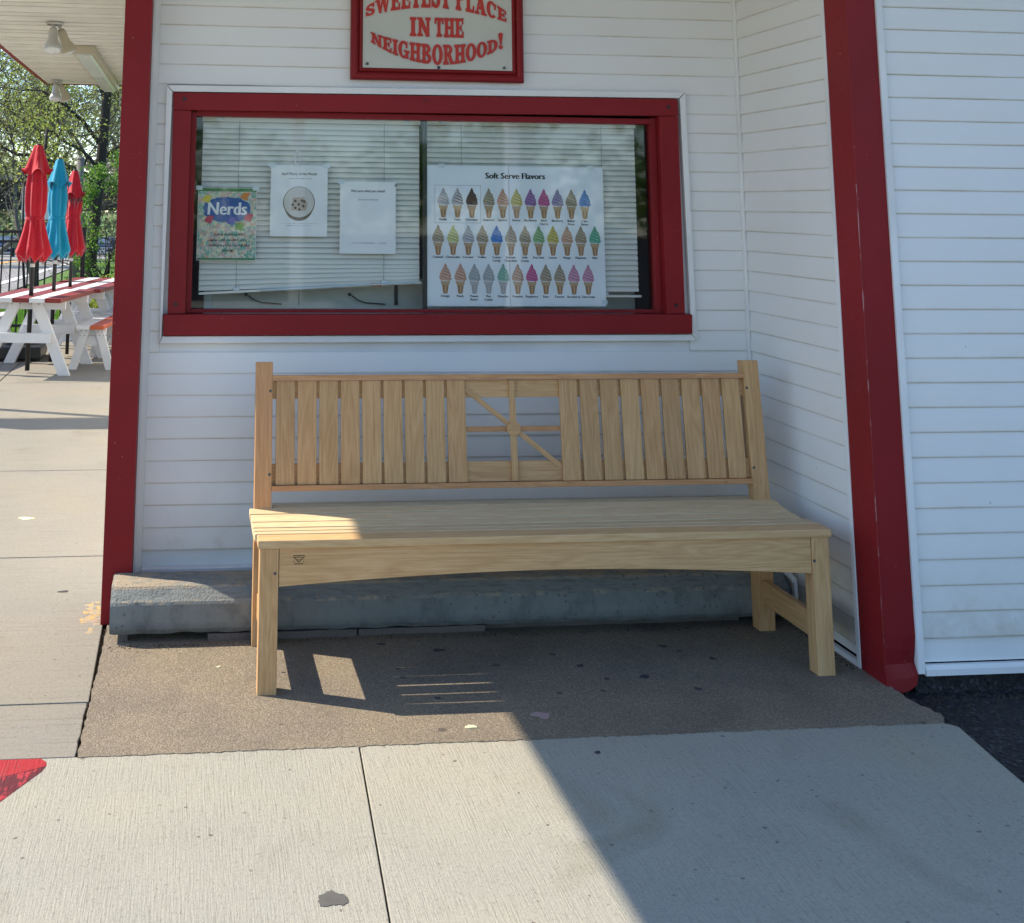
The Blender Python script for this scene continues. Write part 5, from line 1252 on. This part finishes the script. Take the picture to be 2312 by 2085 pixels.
# far wood mass
m = MB(); rnd = random.Random(77); cs = []
for _ in range(150): 
    x = rnd.uniform(-34, 4); cs.append(((x, rnd.uniform(118, 135), rnd.uniform(-3, 5.5)), rnd.uniform(1.5, 3.0)))
leaf_cloud(m, cs, 16000, 0.34, 8); o = build_raw(m, 'distant_woodland', 'leaf_grey', None, 'stuff'); tag(o, 'pale green woodland far beyond the road', 'woodland')
# young trunk growing by the fence on the grass
yt = thing('young_tree', 'dark forked young trunk on the grass behind the turquoise umbrella', 'tree', (-1.02, 12.0, SL(12)))
m = MB(); m.tube([(-1.25, 12, -0.15), (-1.27, 12, 0.5), (-1.29, 12, 1.4), (-1.22, 12, 2.4)], [0.06, 0.034, 0.032, 0.02], 8); m.tube([(-1.28, 12, 0.02), (-1.40, 12, 0.22), (-1.47, 12, 0.9), (-1.5, 12.1, 1.7)], [0.03, 0.02, 0.018, 0.012], 6)
m.build('trunk', 'bark', yt, smooth=True)
m = MB(); leaf_cloud(m, [((-1.3, 12, 1.9), 0.4), ((-1.25, 12, 2.5), 0.5)], 500, 0.02, 9); build_raw(m, 'crown', 'leaf_spring', yt)
# bush right of the umbrellas
bs = thing('garden_bush', 'bright green leafy bush between the fence post and the red post', 'bush', (-0.35, 10.6, 0))
cs = []; rnd = random.Random(5)
for _ in range(42):
    z = rnd.uniform(0.15, 2.0); w = 0.34 if z > 1.2 else 0.42
    cs.append(((-0.30 + rnd.uniform(-w, w + 0.3) - 0.03 * z, 10.6 + rnd.uniform(-0.4, 0.5), z), rnd.uniform(0.10, 0.22)))
m = MB(); leaf_cloud(m, cs, 9500, 0.020, 6); build_raw(m, 'foliage', 'leaf_green', bs)
m = MB(); rnd = random.Random(8); tp = []
for k in range(7): grow(m, Vector((-0.3 + rnd.uniform(-.2, .3), 10.6, -0.1)), Vector((rnd.gauss(0, .35), rnd.gauss(0, .3), 1)).normalized(), 0.9, 0.02, 2, rnd, tp, 0.3, 0.1, 2, 0.003)
m.build('stems', 'bark', bs)
lb = thing('low_shrub', 'low yellow green shrub on the ground behind the small bench', 'shrub', (-0.25, 9.75, 0))
m = MB(); leaf_cloud(m, [((-0.42 + 0.13 * k, 9.75, 0.30 + 0.08 * (k % 3)), 0.19) for k in range(6)], 1900, 0.021, 15); build_raw(m, 'foliage', 'leaf_spring', lb)
st = MB()
for k in range(4): st.lathe((-0.35 + 0.3 * k, 9.55 + 0.05 * (k % 2), 0.0), [(0.20, -0.02), (0.19, 0.10), (0.13, 0.2), (0.02, 0.23)], 9, lambda q, a: 1 + 0.15 * math.cos(2 * a + k))
o = st.build('garden_stones', 'stone', None, 0); tag(o, 'dark rounded stones edging the bed behind the benches', 'stones', kind='stuff')
up_ = thing('utility_pole', 'weathered grey pole standing behind the bush by the red post', 'pole', (-0.80, 12.4, SL(12.4)))
MB().tube([(-0.80, 12.4, -0.1), (-0.80, 12.4, 2.02)], [0.055, 0.05], 12).build('pole_shaft', 'pole', up_, smooth=True)
MB().tube([(-0.80, 12.4, 2.02), (-0.80, 12.4, 2.05)], [0.058, 0.03], 12).build('pole_cap', 'pole', up_)
# grass tufts near the fence
m = MB(); rnd = random.Random(12)
for _ in range(26000):
    y = 9.35 + 14 * rnd.random() ** 1.6; x = rnd.uniform(ex(y) + 0.05, 0.9 - 0.03 * y) if y > 9.3 else 0
    z = SL(y) - 0.09; h = rnd.uniform(0.04, 0.11); w = 0.006 + 0.0006 * y; a = rnd.uniform(0, math.pi); dx, dy = math.cos(a) * w, math.sin(a) * w; lx, ly = rnd.gauss(0, 0.02), rnd.gauss(0, 0.02)
    i = len(m.v); m.v += [(x - dx, y - dy, z), (x + dx, y + dy, z), (x + lx, y + ly, z + h)]; m.f.append((i, i + 1, i + 2))
o = build_raw(m, 'grass', 'grass', None, 'stuff'); tag(o, 'bright green grass between the fence and the road', 'grass')

# bridge, sign, car far off
br = thing('road_bridge', 'dark bridge girder crossing far behind the umbrellas', 'bridge', (-12, 75, SL(75)))
MB().box((-30, 74, 0.95), (6, 78, 2.75)).build('girder', 'bridge', br)
MB().box((-30, 73.7, 2.76), (6, 78.3, 3.05)).build('coping', 'bridge_top', br)
for x in (-26, 1.5): MB().box((x - 1, 74.2, SL(75) - 0.5), (x + 1, 77.8, 0.94)).build('abutment', 'bridge', br)
sx, sy_ = -2.0, 17.5
ss = thing('speed_limit_sign', 'white speed limit sign half hidden between the umbrellas', 'sign', (sx, sy_, SL(sy_)))
MB().box((sx - 0.24, sy_, 1.13), (sx + 0.24, sy_ + 0.006, 1.70)).build('sign_plate', 'plate', ss, 0.002)
m = MB(); add_text(m, 'SPEED', 0.115, sx, 1.615, sy_ - 0.004, 1.0, 0.003); add_text(m, 'LIMIT', 0.115, sx, 1.50, sy_ - 0.004, 1.0, 0.003); add_text(m, '25', 0.36, sx, 1.29, sy_ - 0.004, 1.0, 0.010); m.build('lettering', 'ink', ss)
MB().box((sx - 0.02, sy_ + 0.008, SL(sy_) - 0.2), (sx + 0.02, sy_ + 0.04, 1.68)).build('sign_post', 'steel', ss)
def car(x, y, label, mat):
    z = SL(y) - 0.05; t = thing('parked_car', label, 'car', (x, y, z))
    w = 0.9
    side = [(0, 0.35), (0, 0.75), (0.15, 0.88), (1.15, 1.0), (1.75, 1.42), (3.0, 1.50), (3.9, 1.40), (4.4, 1.02), (4.6, 0.95), (4.6, 0.35)]
    MB().prism([(y + a, z + b) for a, b in side], 0, x - w, x + w).build('body', mat, t, 0.08)
    MB().poly([(x - 0.74, y + 1.19, z + 1.05), (x + 0.74, y + 1.19, z + 1.05), (x + 0.64, y + 1.66, z + 1.40), (x - 0.64, y + 1.66, z + 1.40)]).build('windscreen', 'car_glass', t)
    for s in (-1, 1):
        MB().box((x + s * 0.68 - 0.15, y - 0.03, z + 0.62), (x + s * 0.68 + 0.15, y + 0.05, z + 0.76)).build('headlight', 'chrome', t, 0.02)
        for yy in (0.9, 3.7): MB().tube([(x + s * 0.92 - 0.1, y + yy, z + 0.33), (x + s * 0.92 + 0.1, y + yy, z + 0.33)], 0.33, 16).build('wheel', 'plastic_black', t)
        MB().box((x + s * 1.0 - 0.09, y + 1.35, z + 0.98), (x + s * 1.0 + 0.09, y + 1.5, z + 1.1)).build('mirror', mat, t)
    MB().box((x - 0.5, y - 0.04, z + 0.58), (x + 0.5, y + 0.03, z + 0.74)).build('grille', 'chrome', t)
    MB().box((x - 0.24, y - 0.05, z + 0.40), (x + 0.24, y - 0.03, z + 0.53)).build('number_plate', 'plate', t)
    MB().box((x - 0.85, y - 0.03, z + 0.30), (x + 0.85, y + 0.03, z + 0.37)).build('bumper_trim', 'chrome', t)
    return t
car(-13.7, 92, 'dark blue car facing us on the far road', 'car')
car(-6.6, 100, 'dark car on the far road behind the fence post', 'car')

# things in front of the shop that only the window glass shows, mirrored
for i, (x, y) in enumerate(((1.66, -6.2), (3.62, -6.2))):
    lp = thing('lot_post', ['white post in the lot mirrored left in the shop window', 'white post in the lot mirrored behind the flavor poster'][i], 'post', (x, y, 0), 'white posts in the lot before the shop')
    MB().box((x - 0.055, y - 0.055, 0.06), (x + 0.055, y + 0.055, 3.4)).build('post_shaft', 'trim', lp, 0.004)
    MB().box((x - 0.10, y - 0.10, 0.0), (x + 0.10, y + 0.10, 0.06)).build('post_foot', 'trim', lp, 0.004)
m = MB(); rnd = random.Random(91); cs = [((rnd.uniform(-60, 80), rnd.uniform(-62, -50), rnd.uniform(0, 5.0)), rnd.uniform(1.5, 2.8)) for _ in range(230)]  # tree line added behind the camera to darken the glass reflection
leaf_cloud(m, cs, 15000, 0.40, 92); o = build_raw(m, 'distant_woodland', 'leaf_green', None, 'stuff'); tag(o, 'dark green tree line added unseen across the lot to darken the window reflection', 'woodland')

# small grit and leaf litter gathered along edges
m = MB(); rnd = random.Random(303)
def crumb(x, y, z, s_):
    i = len(m.v); h_ = s_ * rnd.uniform(0.4, 0.8); a = rnd.uniform(0, 6.28); q = [(math.cos(a + k * 1.571) * s_ * rnd.uniform(.6, 1.2), math.sin(a + k * 1.571) * s_ * rnd.uniform(.6, 1.2)) for k in range(4)]
    for dx, dy in q: m.v.append((x + dx, y + dy, z - 0.001))
    m.v.append((x + rnd.uniform(-.3, .3) * s_, y, z + h_)); m.f.extend([(i, i + 1, i + 4), (i + 1, i + 2, i + 4), (i + 2, i + 3, i + 4), (i + 3, i, i + 4)])
for _ in range(230): crumb(rnd.uniform(2.905, 3.25), -1.16 + rnd.random() * 0.32, -0.034, rnd.uniform(0.003, 0.010))
for _ in range(420):
    t_ = rnd.random(); crumb(3.0 + 3 * t_ ** 1.5, -0.885 - abs(rnd.gauss(0, 0.03)), -0.034, rnd.uniform(0.003, 0.012))
for _ in range(160): crumb(rnd.uniform(0.50, 0.80), -0.345 - abs(rnd.gauss(0, 0.02)), 0.002, rnd.uniform(0.0015, 0.005))
for _ in range(240): crumb(rnd.uniform(0.80, 2.85), -0.335 - abs(rnd.gauss(0, 0.015)), 0.002, rnd.uniform(0.0015, 0.005))
for _ in range(140): crumb(2.875 - abs(rnd.gauss(0, 0.02)), rnd.uniform(-0.75, -0.33), 0.002, rnd.uniform(0.0015, 0.006))
for _ in range(120): crumb(rnd.uniform(0.60, 2.8), rnd.uniform(-0.10, -0.03), 0.128, rnd.uniform(0.003, 0.010))
for _ in range(90): crumb(0.474 + rnd.gauss(0, 0.004), rnd.uniform(-1.15, -0.05), -0.004, rnd.uniform(0.0015, 0.004))
o = build_raw(m, 'grit', 'grit_m', None, 'stuff') if False else None
MAT['grit_m'] = concrete('loose_grit', (0.022, 0.020, 0.018, 1), (0.060, 0.053, 0.045, 1))
o = build_raw(m, 'loose_grit', 'grit_m', None, 'stuff'); tag(o, 'loose dark grit gathered along the wall foot and the pad edges', 'grit')

for par, pts in ((ap, ((1.036, 1.581), (1.248, 1.581))), (qr, ((1.305, 1.522),)), (ny, ((0.760, 1.492), (0.976, 1.492))), (po, ((1.70, 1.589), (2.30, 1.589), (2.345, 1.07)))):
    for x, z in pts: MB().box((x - 0.012, YP - 0.0016, z - 0.006), (x + 0.012, YP - 0.0013, z + 0.010)).build('tape', 'clear', par)
